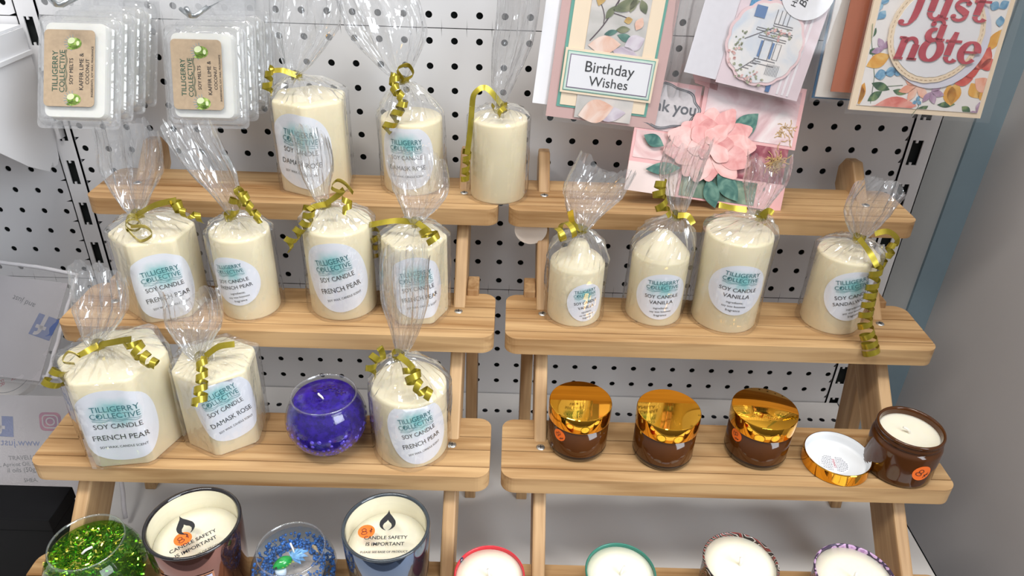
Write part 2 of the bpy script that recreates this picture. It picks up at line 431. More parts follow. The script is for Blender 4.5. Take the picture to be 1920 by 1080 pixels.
def stand(x0, x1, inner_left, label):
    root = thing('wooden_display_stand', label, 'display stand', ((x0+x1)/2, -.2, BASE_Z), 'tiered wooden stands on the base shelf')
    for key in ('T1', 'T2', 'T3', 'T4'): shelf_board(root, x0, x1, key)
    d = Vector((0, .739, .673)); nrm = Vector((0, .673, -.739))   # along the leg, and from front edge to back edge
    if inner_left: legs = ((.0885, .1, -1), (.4112, .4227, 1))
    else: legs = ((-.3165, -.3045, -1), (.0085, .0202, 1))
    for (a, b, side) in legs:
        # front board, pointed at the top, cut flat at the foot
        w = .044; ft = Vector((0, leg_line(BASE_Z), BASE_Z)); top_z = .076
        tp = Vector((0, leg_line(top_z), top_z))
        prof = [ft, tp, tp + nrm*.013 + d*.011, tp + nrm*.031 + d*.011, tp + nrm*w - d*.004]
        foot_back = Vector((0, ft.y + w/.673, BASE_Z)); prof.append(foot_back)
        v = [(a, p.y, p.z) for p in prof] + [(b, p.y, p.z) for p in prof]; n = len(prof)
        f = [tuple(range(n)), tuple(range(2*n-1, n-1, -1))] + [(i, i+n, (i+1) % n+n, (i+1) % n) for i in range(n)]
        bevel(mesh_obj('front_leg', v, f, WOOD_L, root), .0018, 2)
        # rear prop beside it
        xa, xb = (b+.0003, b+.0118) if side > 0 else (a-.0118, a-.0003)
        zs_ = (-.030, BASE_Z); yy = lambda z: -.1255 + .17*(z+.1118)
        v = []
        for x in (xa, xb):
            v += [(x, yy(zs_[0]), zs_[0]), (x, yy(zs_[0])-.027, zs_[0]), (x, yy(zs_[1])-.031, zs_[1]), (x, yy(zs_[1]), zs_[1])]
        f = [(0, 1, 2, 3), (7, 6, 5, 4)] + [(i, i+4, (i+1) % 4+4, (i+1) % 4) for i in range(4)]
        bevel(mesh_obj('rear_leg', v, f, WOOD_R, root), .0012, 2)
        # screws in front of each foot
        for key in ('T1', 'T2', 'T3'):
            z = SHELF[key][0]; y = leg_line(z)-.0075; x = (a+b)/2
            s = MB().lathe((x, y, z-.001), [(.0040, 0), (.0040, .0011), (.0030, .0017)], 20)
            so = s.build('screw', SCREW, root, True)
            MB().box(x-.0022, x+.0022, y-.0004, y+.0004, z+.00071, z+.0009).box(x-.0004, x+.0004, y-.0022, y+.0022, z+.00071, z+.0009).build('screw_slot', INK, so)
    return root
STL = stand(-.3455, .0490, False, 'four-tier pine display stand on the left, holding the pillar candles and purple bowl')
STR = stand(.0592, .4540, True, 'four-tier pine display stand on the right, holding vanilla candles and amber jars')
st = MB().lathe((.0, 0, 0), [(.0165, 0), (.0165, .0004)], 28)
o = MB().lathe((.0855, -.1135, .0235), [(.0005, 0)], 3) if False else None
v = [(.0815+.016*cos(a), -.1085, .0225+.016*sin(a)) for a in [2*pi*i/28 for i in range(28)]]
v2 = [(x, y+.0008, z) for x, y, z in v]
fs = [tuple(range(28)), tuple(range(55, 27, -1))] + [(i, i+28, (i+1) % 28+28, (i+1) % 28) for i in range(28)]
tag(mesh_obj('round_sticker', v+v2, fs, mat('cream_sticker', srgb(236, 226, 216), .6)), 'round white sticker peeking out beneath the front left end of the right top shelf', 'sticker')

# ================================================================== PILLAR CANDLES IN CELLOPHANE
class Profile:
    """closed horizontal outline of a candle; angle 0 faces the shopper (-Y)"""
    def __init__(s, r, n, rot):
        s.N = 180; s.r = r; pts = []
        for i in range(s.N):
            t = 2*pi*i/s.N - pi; pts.append((s.rad(t, r, n, rot)*sin(t), -s.rad(t, r, n, rot)*cos(t)))
        s.n = n; s.rot = rot; s.pts = pts; s.th = [2*pi*i/s.N - pi for i in range(s.N)]
        s.cum = [0]
        for i in range(s.N):
            a, b = pts[i], pts[(i+1) % s.N]; s.cum.append(s.cum[-1]+math.hypot(b[0]-a[0], b[1]-a[1]))
        s.len = s.cum[-1]
    @staticmethod
    def rad(t, r, n, rot):
        if not n: return r
        k_ = pi/n; a = (t-R(rot)) % (2*k_) - k_
        return min(r*cos(k_)/cos(a), r*.965)
    def arc_of(s, th):
        x = (th+pi) % (2*pi)/(2*pi)*s.N; i = int(x); return s.cum[i] + (x-i)*(s.cum[i+1]-s.cum[i])
    def at(s, a, off):
        a %= s.len
        lo, hi = 0, s.N
        while hi-lo > 1:
            m = (lo+hi)//2
            if s.cum[m] <= a: lo = m
            else: hi = m
        p, q = s.pts[lo], s.pts[(lo+1) % s.N]; t = (a-s.cum[lo])/(s.cum[lo+1]-s.cum[lo])
        w0, w1 = s.pts[lo-2], s.pts[(lo+3) % s.N]
        dx, dy = w1[0]-w0[0], w1[1]-w0[1]; l = math.hypot(dx, dy)
        return p[0]+(q[0]-p[0])*t + dy/l*off, p[1]+(q[1]-p[1])*t - dx/l*off

def logo(y1, y2, w):
    """teal two-line logo with a leaf in the first O and a wave below"""
    m = M2()
    m.add(place_text('TILLIGERRY', .03, y1, width=w*.97)); m.add(place_text('COLLECTIVE', 0, y2, width=w))
    m.poly(petal(-w*.365, y2-.035, .11, .055, R(45)))
    h = y1-y2
    for k_ in range(2):
        pts = [(-w*.48+w*.98*i/24, y2-.60*h-.045*k_+.016*sin(i*.75+k_)) for i in range(25)]
        m.add(ribbon2d(pts, .010))
    return m
def lines(rows):
    m = M2()
    for s, y, w in rows: m.add(place_text(s, 0, y, width=w))
    return m
ING = [('ingredients;', -.47, .55), ('soy wax beeswax', -.63, .80), ('fragrance', -.79, .48)]
SETS = {
    'FP': (logo(.50, .315, 1.14), lines([('SOY CANDLE', .02, 1.12), ('FRENCH PEAR', -.30, 1.3), ('SOY WAX, CANDLE SCENT', -.58, 1.12)])),
    'DR': (logo(.50, .315, 1.14), lines([('SOY CANDLE', .02, 1.12), ('DAMASK ROSE', -.31, 1.3), ('SOY WAX, CANDLE SCENT', -.58, 1.12)])),
    'FPi': (logo(.62, .42, 1.1), lines([('SOY CANDLE', .03, 1.2), ('FRENCH PEAR', -.22, 1.3)] + ING)),
    'VA': (logo(.63, .425, 1.2), lines([('SOY CANDLE', .03, 1.25), ('VANILLA', -.22, .88)] + ING)),
    'SA': (logo(.63, .425, 1.2), lines([('SOY CANDLE', .03, 1.25), ('SANDALWOOD', -.22, 1.4)] + ING)),
}
NAMES = {'FP': 'french pear', 'DR': 'damask rose'}

def ribbon_mesh(mb, pts, widths, w):
    """strip along pts; widths = direction of the strip's width at each point; doubled for thickness"""
    v = []; f = []; n = len(pts)
    for i in range(n):
        t = (pts[min(i+1, n-1)]-pts[max(i-1, 0)]).normalized(); wd = widths[i].normalized(); nr = t.cross(wd)
        nr = nr.normalized() if nr.length > 1e-6 else Vector((0, -1, 0))
        for s_, q in ((-1, -1), (1, -1), (1, 1), (-1, 1)): v.append(pts[i]+wd*w/2*s_+nr*.00012*q)
    for i in range(n-1):
        for k_ in range(4): f.append((4*i+k_, 4*i+(k_+1) % 4, 4*i+4+(k_+1) % 4, 4*i+4+k_))
    mb.add(v, f)
def poly_at(P, t):
    """catmull-rom through points, t in 0..1"""
    n = len(P)-1; x = min(max(t, 0), .99999)*n; i = int(x); u = x-i
    p0, p1, p2, p3 = P[max(i-1, 0)], P[i], P[i+1], P[min(i+2, n)]
    return ((p1*2) + (p2-p0)*u + (p0*2-p1*5+p2*4-p3)*u*u + (p1*3-p0-p2*3+p3)*u*u*u)*.5
def make_ribbon(parent, d, rnd):
    mb = MB(); neck = Vector(d['neck']); W = .0052
    # tie around the neck
    pts = [neck + Vector((.0052*sin(2*pi*i/20), -.0052*cos(2*pi*i/20), .001*sin(4*pi*i/20))) for i in range(21)]
    ribbon_mesh(mb, pts, [Vector((0, 0, 1))]*21, .0055)
    view = Vector((0, -.75, .6))
    for kind, P, rc in d['rib']:
        P = [Vector(p) for p in P]; L_ = sum((b-a).length for a, b in zip(P, P[1:]))
        if kind in ('s', 'l'):
            n = 28; pts = [poly_at(P, i/n) for i in range(n+1)]
            if kind == 'l':   # loops stand on edge towards the viewer
                wd = [Vector((.35, -.5, .8))]*(n+1)
            else:
                wd = []
                for i in range(n+1):
                    t = pts[min(i+1, n)]-pts[max(i-1, 0)]; c = t.cross(view); tw = .5*sin(i*.25+rnd.random()*.1)
                    wd.append(c.normalized() + view*.35*tw)
            ribbon_mesh(mb, pts, wd, W)
        else:
            turns = max(1.1, L_/(W*1.75)); n = int(26*turns)
            pts = []; wd = []; ph = rnd.random()*6
            for i in range(n+1):
                t = i/n; c = poly_at(P, t); ax = (poly_at(P, min(1, t+.02))-poly_at(P, max(0, t-.02))).normalized()
                a = ax.cross(Vector((0, 1, 0))); a = a.normalized() if a.length > .05 else ax.cross(Vector((1, 0, 0))).normalized(); b = ax.cross(a)
                an = ph + turns*2*pi*t; rr = rc*(1.0+.2*sin(t*3+ph))
                pts.append(c + a*cos(an)*rr + b*sin(an)*rr); wd.append(ax + (b*cos(an)-a*sin(an))*-.18)
            ribbon_mesh(mb, pts, wd, W)
    o = mb.build('ribbon', RIB, parent); autosmooth(o, 50)
    return o

def make_candle(d, label, group):
    rnd = random.Random(label)
    c = Vector(d['c']); h = d['h']; r = d['r']; n = d['n']; pr = Profile(r, n, d['rot'])
    root = thing('pillar_candle', label, 'candle', c, group)
    # wax body
    N = pr.N; v = []; f = []
    if d['shape'] == 'dome': rings = [(0, .97), (.002, 1), (h-.001, 1), (h+.001, .985), (h+.006, .80), (h+.009, .52), (h+.012, .42), (h+.017, .37), (h+.021, .27), (h+.0225, .12)]
    elif d['shape'] == 'cone': rings = [(0, .97), (.002, 1), (h-.001, 1), (h+.001, .985), (h+.009, .72), (h+.016, .45), (h+.020, .28), (h+.0215, .12)]
    else: rings = [(0, .97), (.0018, 1), (h-.0028, 1), (h-.001, .985), (h, .945), (h-.0006, .5), (h-.0012, .1)]
    for z, s in rings:
        for (x, y) in pr.pts: v.append((c.x+x*s, c.y+y*s, c.z+z))
    for j in range(len(rings)-1):
        for i in range(N): f.append((j*N+i, j*N+(i+1) % N, (j+1)*N+(i+1) % N, (j+1)*N+i))
    f.append(tuple(range(N-1, -1, -1))); f.append(tuple((len(rings)-1)*N+i for i in range(N)))
    wax = mesh_obj('wax', v, f, WAX, root, True)
    if d['shape'] == 'flat':
        tz = c.z+h
        MB().tube([(c.x, c.y, tz-.002), (c.x+.0004, c.y, tz+.003), (c.x+.0014, c.y-.001, tz+.006)], .0009, 8).build('wick', WICK, root, True)
    # label and lettering wrapped on the wax
    if 'lab' in d:
        lb = d['lab']; a0 = pr.arc_of(lb['th']); ro = R(lb['roll']); sm = lb['t'] in ('VA', 'SA', 'FPi'); hw, hh = lb['w']/2*(1.13 if sm else 1.02), lb['hh']/2*(1.12 if sm else 1.18)
        def wrap(x, y, off):
            X = x*hw; Y = y*hh
            u = X*cos(ro)-Y*sin(ro); w_ = X*sin(ro)+Y*cos(ro)
            px_, py_ = pr.at(a0+u, off); return (c.x+px_, c.y+py_, c.z+max(.0012, min(h-.003, lb['z']+w_)))
        ex = 2.0 if lb['t'] in ('VA', 'SA', 'FPi') else 2.35
        nr, na = 8, 64; v = [wrap(0, 0, .0008)]; uv = [(.5, .5)]; f = []
        for j in range(1, nr+1):
            for i in range(na):
                t = 2*pi*i/na; q = j/nr*(abs(cos(t))**ex+abs(sin(t))**ex)**(-1/ex); x, y = q*cos(t), q*sin(t)
                v.append(wrap(x, y, .0008)); uv.append((.5+x/2, .5+y/2))
        for i in range(na): f.append((0, 1+i, 1+(i+1) % na))
        for j in range(nr-1):
            for i in range(na): a = 1+j*na; f.append((a+i, a+na+i, a+na+(i+1) % na, a+(i+1) % na))
        lo = mesh_obj('label', v, f, LABEL, root, True, uv)
        lg, tx = SETS[lb['t']]
        mesh_obj('logo', [wrap(x, y, .00115) for x, y in lg.v], lg.f, TEAL, lo)
        mesh_obj('lettering', [wrap(x, y, .00115) for x, y in tx.v], tx.f, INK, lo)
    # cellophane: skirt around the wax, gathered to the neck
    neck = Vector(d['neck']); S = 60; v = []; f = []
    top_extra = {'dome': .021, 'cone': .019}.get(d['shape'], 0)
    ph = [rnd.random()*6.3 for _ in range(6)]
    zs = [0, .02, .12, .3, .5, .7, .85, .95, 1.0]
    def skirt(th, q):
        R0 = Profile.rad(th, r, n, d['rot']) if n else r
        w = .0020 + .0007*(1+sin(3*th+ph[0]+q*2)) + .0005*(1+sin(7*th+ph[1]-q*5)) + .0006*rnd.random()
        return R0+w
    rows = []
    for q in zs:
        rows.append([Vector((c.x+skirt(t, q)*sin(t), c.y-skirt(t, q)*cos(t), c.z+.0006+h*q)) for t in [2*pi*i/S for i in range(S)]])
    ztop = c.z+h
    for q in (.12, .28, .45, .62, .78, .9, 1.0):
        row = []
        for i in range(S):
            t = 2*pi*i/S; r0 = skirt(t, 1.0)
            e_ = q**1.15 if not top_extra else q**1.7
            rr = r0*(1-e_) + .0042*e_
            pl = (1+.13*sin(math.sin(q*pi)*0+11*t+ph[2])*q + .10*sin(17*t+ph[3])*q + .05*rnd.uniform(-1, 1))
            rr *= pl
            zz = ztop + (neck.z-ztop)*(q if not top_extra else q**.9) + .0012*rnd.uniform(-1, 1) + .003*sin(pi*q)
            row.append(Vector((c.x+(neck.x-c.x)*e_+rr*sin(t), c.y+(neck.y-c.y)*e_-rr*cos(t), zz)))
        rows.append(row)
    for row in rows: v += row
    for j in range(len(rows)-1):
        for i in range(S): f.append((j*S+i, j*S+(i+1) % S, (j+1)*S+(i+1) % S, (j+1)*S+i))
    bag = mesh_obj('cellophane_bag', v, f, FILM, root, False)
    bag.data.materials.append(FILMP)
    for k_ in range(len(zs)*S, len(f)): bag.data.polygons[k_].material_index = 1
    # the gathered plume above the tie
    TL, TR = Vector(d['TL']), Vector(d['TR']); mid = (TL+TR)/2; hw = (TR-TL)/2; L_ = (mid-neck).length
    U = hw.normalized(); ax = (mid-neck).normalized(); W_ = ax.cross(U).normalized()
    v = []; f = []; S = 90; J = 14
    for j in range(J+1):
        q = j/J; g = min(1, q*1.9)**.75 if q > 0 else 0
        cen = neck + (mid-neck)*q + W_*(.004*sin(q*3+ph[0])) + U*(.003*sin(q*4+ph[1]))
        up = U.lerp(Vector((1, 0, 0)), 1-q).normalized()
        for i in range(S):
            t = 2*pi*i/S
            am = .0042*(1-g) + hw.length*g*(.92+.08*q); bm_ = .0042*(1-g) + hw.length*(.36-.14*q)*g
            tri = lambda x: abs((x/pi) % 2 - 1)*2-1
            zz = (.55*tri(9*t+ph[2]+.5*sin(2*q+ph[3])) + .45*tri(14*t+ph[4]+1.2*q))*(.0010+.0042*g*(1-.35*q))
            wob = .0022*sin(5*q+3*t+ph[5])*g
            jag = (.0050*sin(2*t+ph[5])+.0028*tri(6*t+ph[0]))*q
            v.append(cen + up*(cos(t)*am + .35*zz*sin(t*3)) + W_*(sin(t)*bm_ + zz + wob) + ax*(jag+rnd.uniform(-1, 1)*.0012) + W_*rnd.uniform(-1, 1)*.0007*g)
    for j in range(J):
        for i in range(S): f.append((j*S+i, j*S+(i+1) % S, (j+1)*S+(i+1) % S, (j+1)*S+i))
    mesh_obj('bag_top', v, f, FILMP, bag, False)
    if d['rib']: make_ribbon(root, d, rnd)
    return root
CANDLES = {'A': {'TL': [-0.1624, -0.0537, 0.2383],
       'TR': [-0.0959, -0.0537, 0.2404],
       'c': [-0.1335, -0.0657, 0.0458],
       'h': 0.09,
       'lab': {'hh': 0.062, 'roll': -3, 't': 'DR', 'th': -0.152, 'w': 0.0624, 'z': 0.0452},
       'n': 6,
       'neck': [-0.1429, -0.0657, 0.1543],
       'r': 0.0369,
       'rib': [('s', [[-0.1414, -0.0707, 0.1556], [-0.1527, -0.0742, 0.1606], [-0.1629, -0.0777, 0.1607]], 0.005), ('c', [[-0.1631, -0.0777, 0.1631], [-0.1684, -0.0797, 0.1419]], 0.0045)],
       'rot': 5,
       'shape': 'flat'},
 'B': {'TL': [-0.1111, -0.0486, 0.2325],
       'TR': [-0.0342, -0.0486, 0.2349],
       'c': [-0.0376, -0.0606, 0.0458],
       'h': 0.0715,
       'lab': {'hh': 0.054, 'roll': 2, 't': 'DR', 'th': -0.084, 'w': 0.053, 'z': 0.0392},
       'n': 0,
       'neck': [-0.0435, -0.0606, 0.1516],
       'r': 0.0297,
       'rib': [('l', [[-0.0424, -0.0686, 0.1538], [-0.0331, -0.0696, 0.1593], [-0.0375, -0.0706, 0.1682], [-0.0474, -0.0716, 0.1643], [-0.0418, -0.0726, 0.1549]], 0.005),
               ('c', [[-0.0495, -0.0726, 0.1596], [-0.0499, -0.0771, 0.1485], [-0.0419, -0.0816, 0.1376], [-0.0472, -0.0861, 0.1277], [-0.0573, -0.0906, 0.112]], 0.0055)],
       'rot': 0,
       'shape': 'flat'},
 'C': {'TL': [0.0421, -0.0653, 0.2376],
       'TR': [0.0805, -0.0653, 0.2388],
       'c': [0.0477, -0.0773, 0.0458],
       'h': 0.0785,
       'n': 0,
       'neck': [0.0498, -0.0773, 0.1357],
       'r': 0.0268,
       'rib': [('s', [[0.0498, -0.0813, 0.1374], [0.0353, -0.0833, 0.153], [0.0247, -0.0853, 0.1483], [0.0224, -0.0873, 0.1364]], 0.005),
               ('s', [[0.0224, -0.0873, 0.1364], [0.0212, -0.0923, 0.1177], [0.0185, -0.0973, 0.0933]], 0.005), ('c', [[0.0185, -0.0973, 0.096], [0.0165, -0.0993, 0.0699]], 0.0045),
               ('c', [[0.047, -0.0893, 0.1388], [0.0517, -0.0973, 0.133]], 0.0055)],
       'rot': 0,
       'shape': 'flat'},
 'D': {'TL': [-0.2971, -0.157, 0.1329],
       'TR': [-0.2416, -0.157, 0.131],
       'c': [-0.2585, -0.169, -0.0366],
       'h': 0.08,
       'lab': {'hh': 0.056, 'roll': 7, 't': 'FP', 'th': 0.465, 'w': 0.0556, 'z': 0.0359},
       'n': 6,
       'neck': [-0.268, -0.169, 0.0555],
       'r': 0.0368,
       'rib': [('c', [[-0.2681, -0.179, 0.0562], [-0.2577, -0.199, 0.0586]], 0.005),
               ('l', [[-0.2637, -0.199, 0.0559], [-0.2548, -0.2, 0.0456], [-0.2424, -0.201, 0.0526], [-0.2461, -0.202, 0.0605], [-0.2577, -0.203, 0.0606]], 0.005),
               ('s', [[-0.2652, -0.174, 0.058], [-0.2444, -0.1815, 0.0708], [-0.2214, -0.189, 0.0799]], 0.005), ('c', [[-0.2217, -0.189, 0.0784], [-0.2177, -0.1915, 0.0708], [-0.1997, -0.194, 0.0662]], 0.0045)],
       'rot': 52,
       'shape': 'flat'},
 'E': {'TL': [-0.2293, -0.1572, 0.1338],
       'TR': [-0.1877, -0.1572, 0.1365],
       'c': [-0.1806, -0.1692, -0.0366],
       'h': 0.0815,
       'lab': {'hh': 0.044, 'roll': 12, 't': 'FPi', 'th': -0.115, 'w': 0.0417, 'z': 0.0416},
       'n': 0,
       'neck': [-0.1861, -0.1692, 0.0568],
       'r': 0.0261,
       'rib': [('c', [[-0.1794, -0.1772, 0.0674], [-0.1692, -0.1812, 0.0855], [-0.1628, -0.1852, 0.0752], [-0.1528, -0.1892, 0.0639]], 0.0045)],
       'rot': 0,
       'shape': 'flat'},
 'F': {'TL': [-0.133, -0.1483, 0.1316],
       'TR': [-0.1015, -0.1483, 0.1279],
       'c': [-0.0951, -0.1603, -0.0366],
       'h': 0.088,
       'lab': {'hh': 0.06, 'roll': 14, 't': 'FP', 'th': 0.103, 'w': 0.0547, 'z': 0.0456},
       'n': 0,
       'neck': [-0.1035, -0.1603, 0.0668],
       'r': 0.0307,
       'rib': [('s', [[-0.1019, -0.1663, 0.0696], [-0.0903, -0.1683, 0.079], [-0.0833, -0.1703, 0.0861]], 0.005),
               ('l', [[-0.0836, -0.1703, 0.0826], [-0.0936, -0.1708, 0.0875], [-0.0882, -0.1713, 0.0948], [-0.0811, -0.1718, 0.0918], [-0.0753, -0.1723, 0.0838]], 0.005),
               ('c', [[-0.0798, -0.1743, 0.0795], [-0.0804, -0.1803, 0.0692]], 0.0045), ('s', [[-0.1019, -0.1663, 0.0696], [-0.1095, -0.1733, 0.0705], [-0.1133, -0.1803, 0.0706]], 0.005),
               ('c', [[-0.1123, -0.1803, 0.0711], [-0.1153, -0.1823, 0.0603], [-0.1238, -0.1843, 0.0508], [-0.1352, -0.1863, 0.0373]], 0.0055)],
       'rot': 0,
       'shape': 'flat'},
 'G': {'TL': [-0.0472, -0.1554, 0.1155],
       'TR': [0.0045, -0.1554, 0.1115],
       'c': [-0.025, -0.1674, -0.0366],
       'h': 0.079,
       'lab': {'hh': 0.054, 'roll': 10, 't': 'FP', 'th': 0.204, 'w': 0.0498, 'z': 0.0392},
       'n': 6,
       'neck': [-0.0218, -0.1674, 0.0553],
       'r': 0.0305,
       'rib': [('s', [[-0.0211, -0.1724, 0.0577], [-0.0412, -0.1699, 0.0574], [-0.0646, -0.1674, 0.0512]], 0.005), ('c', [[-0.063, -0.1634, 0.044], [-0.0605, -0.1604, 0.0301], [-0.0629, -0.1574, 0.0157]], 0.005),
               ('s', [[-0.0207, -0.1754, 0.0592], [-0.0103, -0.1864, 0.0572], [-0.0073, -0.1974, 0.0588]], 0.005), ('c', [[-0.0085, -0.1974, 0.0638], [-0.0043, -0.2014, 0.0548]], 0.007)],
       'rot': 35,
       'shape': 'flat'},
 'H': {'TL': [0.1157, -0.153, 0.1166],
       'TR': [0.1665, -0.153, 0.0996],
       'c': [0.1237, -0.165, -0.0366],
       'h': 0.056,
       'lab': {'hh': 0.036, 'roll': 8, 't': 'VA', 'th': 0.316, 'w': 0.0301, 'z': 0.0269},
       'n': 0,
       'neck': [0.125, -0.165, 0.0522],
       'r': 0.0251,
       'rib': [('s', [[0.1244, -0.17, 0.0547], [0.1161, -0.1735, 0.0613], [0.1121, -0.177, 0.0757]], 0.005), ('c', [[0.113, -0.177, 0.0567], [0.102, -0.183, 0.0552]], 0.007)],
       'rot': 0,
       'shape': 'dome'},
 'I': {'TL': [0.194, -0.1471, 0.1315],
       'TR': [0.2315, -0.1471, 0.1298],
       'c': [0.2002, -0.1591, -0.0366],
       'h': 0.0655,
       'lab': {'hh': 0.043, 'roll': 2, 't': 'VA', 'th': 0.022, 'w': 0.0427, 'z': 0.0328},
       'n': 0,
       'neck': [0.2101, -0.1591, 0.0659],
       'r': 0.0261,
       'rib': [('c', [[0.1897, -0.1651, 0.1005], [0.1888, -0.1681, 0.0893], [0.1953, -0.1711, 0.0721]], 0.005), ('s', [[0.2085, -0.1651, 0.0687], [0.2165, -0.1691, 0.0704], [0.2212, -0.1731, 0.0647]], 0.005)],
       'rot': 0,
       'shape': 'cone'},
 'J': {'TL': [0.2613, -0.1512, 0.1207],
       'TR': [0.3009, -0.1512, 0.1172],
       'c': [0.2671, -0.1632, -0.0366],
       'h': 0.0915,
       'lab': {'hh': 0.046, 'roll': -4, 't': 'VA', 'th': -0.044, 'w': 0.0476, 'z': 0.0466},
       'n': 0,
       'neck': [0.2826, -0.1632, 0.0698],
       'r': 0.03,
       'rib': [('s', [[0.2652, -0.1732, 0.08], [0.253, -0.1742, 0.0816], [0.2398, -0.1752, 0.0846]], 0.005), ('s', [[0.2803, -0.1692, 0.0725], [0.2846, -0.1712, 0.0787], [0.2889, -0.1732, 0.0773]], 0.005)],
       'rot': 0,
       'shape': 'flat'},
 'K': {'TL': [0.3626, -0.1518, 0.1046],
       'TR': [0.4083, -0.1518, 0.0946],
       'c': [0.3691, -0.1638, -0.0366],
       'h': 0.075,
       'lab': {'hh': 0.046, 'roll': 16, 't': 'SA', 'th': 0.077, 'w': 0.0441, 'z': 0.0425},
       'n': 0,
       'neck': [0.3748, -0.1638, 0.051],
       'r': 0.0267,
       'rib': [('s', [[0.3872, -0.1638, 0.0562], [0.3995, -0.1621, 0.0579], [0.4107, -0.1605, 0.05], [0.412, -0.1588, 0.0415]], 0.005),
               ('c', [[0.4111, -0.1588, 0.0415], [0.4051, -0.1613, 0.0316], [0.4016, -0.1638, 0.0228]], 0.0045), ('s', [[0.3641, -0.1838, 0.0609], [0.3751, -0.1888, 0.0492], [0.382, -0.1938, 0.0389]], 0.005),
               ('c', [[0.3809, -0.1958, 0.04], [0.3802, -0.1994, 0.0205], [0.3795, -0.203, 0.0061], [0.38, -0.2066, -0.0113], [0.3873, -0.2102, -0.0288], [0.3909, -0.2138, -0.0402]], 0.0065)],
       'rot': 0,
       'shape': 'flat'},
 'L': {'TL': [-0.2925, -0.2474, 0.0458],
       'TR': [-0.2504, -0.2474, 0.0374],
       'c': [-0.269, -0.2594, -0.1206],
       'h': 0.09,
       'lab': {'hh': 0.063, 'roll': 0, 't': 'FP', 'th': 0.292, 'w': 0.0656, 'z': 0.0447},
       'n': 6,
       'neck': [-0.2785, -0.2594, -0.0217],
       'r': 0.0442,
       'rib': [('s', [[-0.2745, -0.2654, -0.0173], [-0.282, -0.2724, -0.0195], [-0.2848, -0.2794, -0.0187]], 0.005),
               ('l', [[-0.2826, -0.2794, -0.0187], [-0.2899, -0.2808, -0.0137], [-0.296, -0.2821, -0.0225], [-0.2861, -0.2834, -0.0233]], 0.005), ('c', [[-0.2984, -0.2834, -0.0291], [-0.3072, -0.2894, -0.041]], 0.006),
               ('s', [[-0.2745, -0.2654, -0.0173], [-0.2533, -0.2724, -0.0079], [-0.2372, -0.2794, -0.0003]], 0.005),
               ('c', [[-0.2369, -0.2794, -0.0024], [-0.2287, -0.2844, -0.0131], [-0.2173, -0.2894, -0.0174]], 0.0055)],
       'rot': 40,
       'shape': 'flat'},
 'M': {'TL': [-0.2352, -0.2365, 0.0172],
       'TR': [-0.1835, -0.2365, 0.0169],
       'c': [-0.1901, -0.2485, -0.1206],
       'h': 0.08,
       'lab': {'hh': 0.06, 'roll': 15, 't': 'DR', 'th': 0.488, 'w': 0.053, 'z': 0.0495},
       'n': 6,
       'neck': [-0.2002, -0.2485, -0.0395],
       'r': 0.0355,
       'rib': [('c', [[-0.1872, -0.2745, -0.021], [-0.1857, -0.2821, -0.0303], [-0.1857, -0.2898, -0.0407], [-0.1857, -0.2975, -0.0493]], 0.0055),
               ('s', [[-0.1948, -0.2525, -0.0353], [-0.1826, -0.2505, -0.0263], [-0.1695, -0.2485, -0.0245]], 0.005)],
       'rot': 4,
       'shape': 'flat'},
 'N': {'TL': [-0.0368, -0.2477, 0.071],
       'TR': [0.002, -0.2477, 0.0704],
       'c': [-0.0218, -0.2597, -0.1206],
       'h': 0.0703,
       'lab': {'hh': 0.058, 'roll': 13, 't': 'FP', 'th': 0.36, 'w': 0.0502, 'z': 0.0394},
       'n': 0,
       'neck': [-0.0293, -0.2597, -0.023],
       'r': 0.032,
       'rib': [('c', [[-0.0396, -0.2677, -0.0143], [-0.0482, -0.2707, -0.0205], [-0.0512, -0.2737, -0.0331]], 0.0055),
               ('s', [[-0.0279, -0.2677, -0.0171], [-0.0191, -0.2757, -0.0184], [-0.0138, -0.2837, -0.0186]], 0.005),
               ('c', [[-0.015, -0.2837, -0.0187], [-0.0121, -0.2897, -0.0279], [-0.0001, -0.2957, -0.0357]], 0.0065)],
       'rot': 0,
       'shape': 'flat'}}
GT1, GT2L, GT2R, GT3 = 'bagged candles on the top shelves', 'french pear candles on the left second shelf', 'vanilla and sandalwood candles on the right second shelf', 'bagged candles on the left third shelf'
LAB = {
    'A': ('large hexagonal damask rose candle in cellophane on the top shelf', GT1),
    'B': ('round damask rose candle in cellophane on the top shelf, curly gold ribbon down its front', GT1),
    'C': ('plain unlabelled cream pillar candle straddling the gap between the top shelves', GT1),
    'D': ('wide hexagonal french pear candle on the second shelf, leftmost of its row', GT2L),
    'E': ('slim round french pear candle whose small label lists ingredients, on the second shelf', GT2L),
    'F': ('round french pear candle with wide label, gold ribbon spiralling down its left', GT2L),
    'G': ('hexagonal french pear candle half hidden behind another bag on the second shelf', GT2L),
    'H': ('short domed vanilla candle in cellophane beside the post of the right second shelf', GT2R),
    'I': ('cone-topped vanilla candle in cellophane, second from left on right second shelf', GT2R),
    'J': ('large flat-topped round vanilla candle in cellophane below the peony card', GT2R),
    'K': ('round sandalwood candle with long gold ribbon hanging down its right side', GT2R),
    'L': ('largest hexagonal french pear candle at the left end of the third shelf', GT3),
    'M': ('hexagonal damask rose candle on the third shelf beside the purple bowl', GT3),
    'N': ('round french pear candle on the third shelf, right of the purple bowl', GT3),
}
for key, d in CANDLES.items(): make_candle(d, *LAB[key])

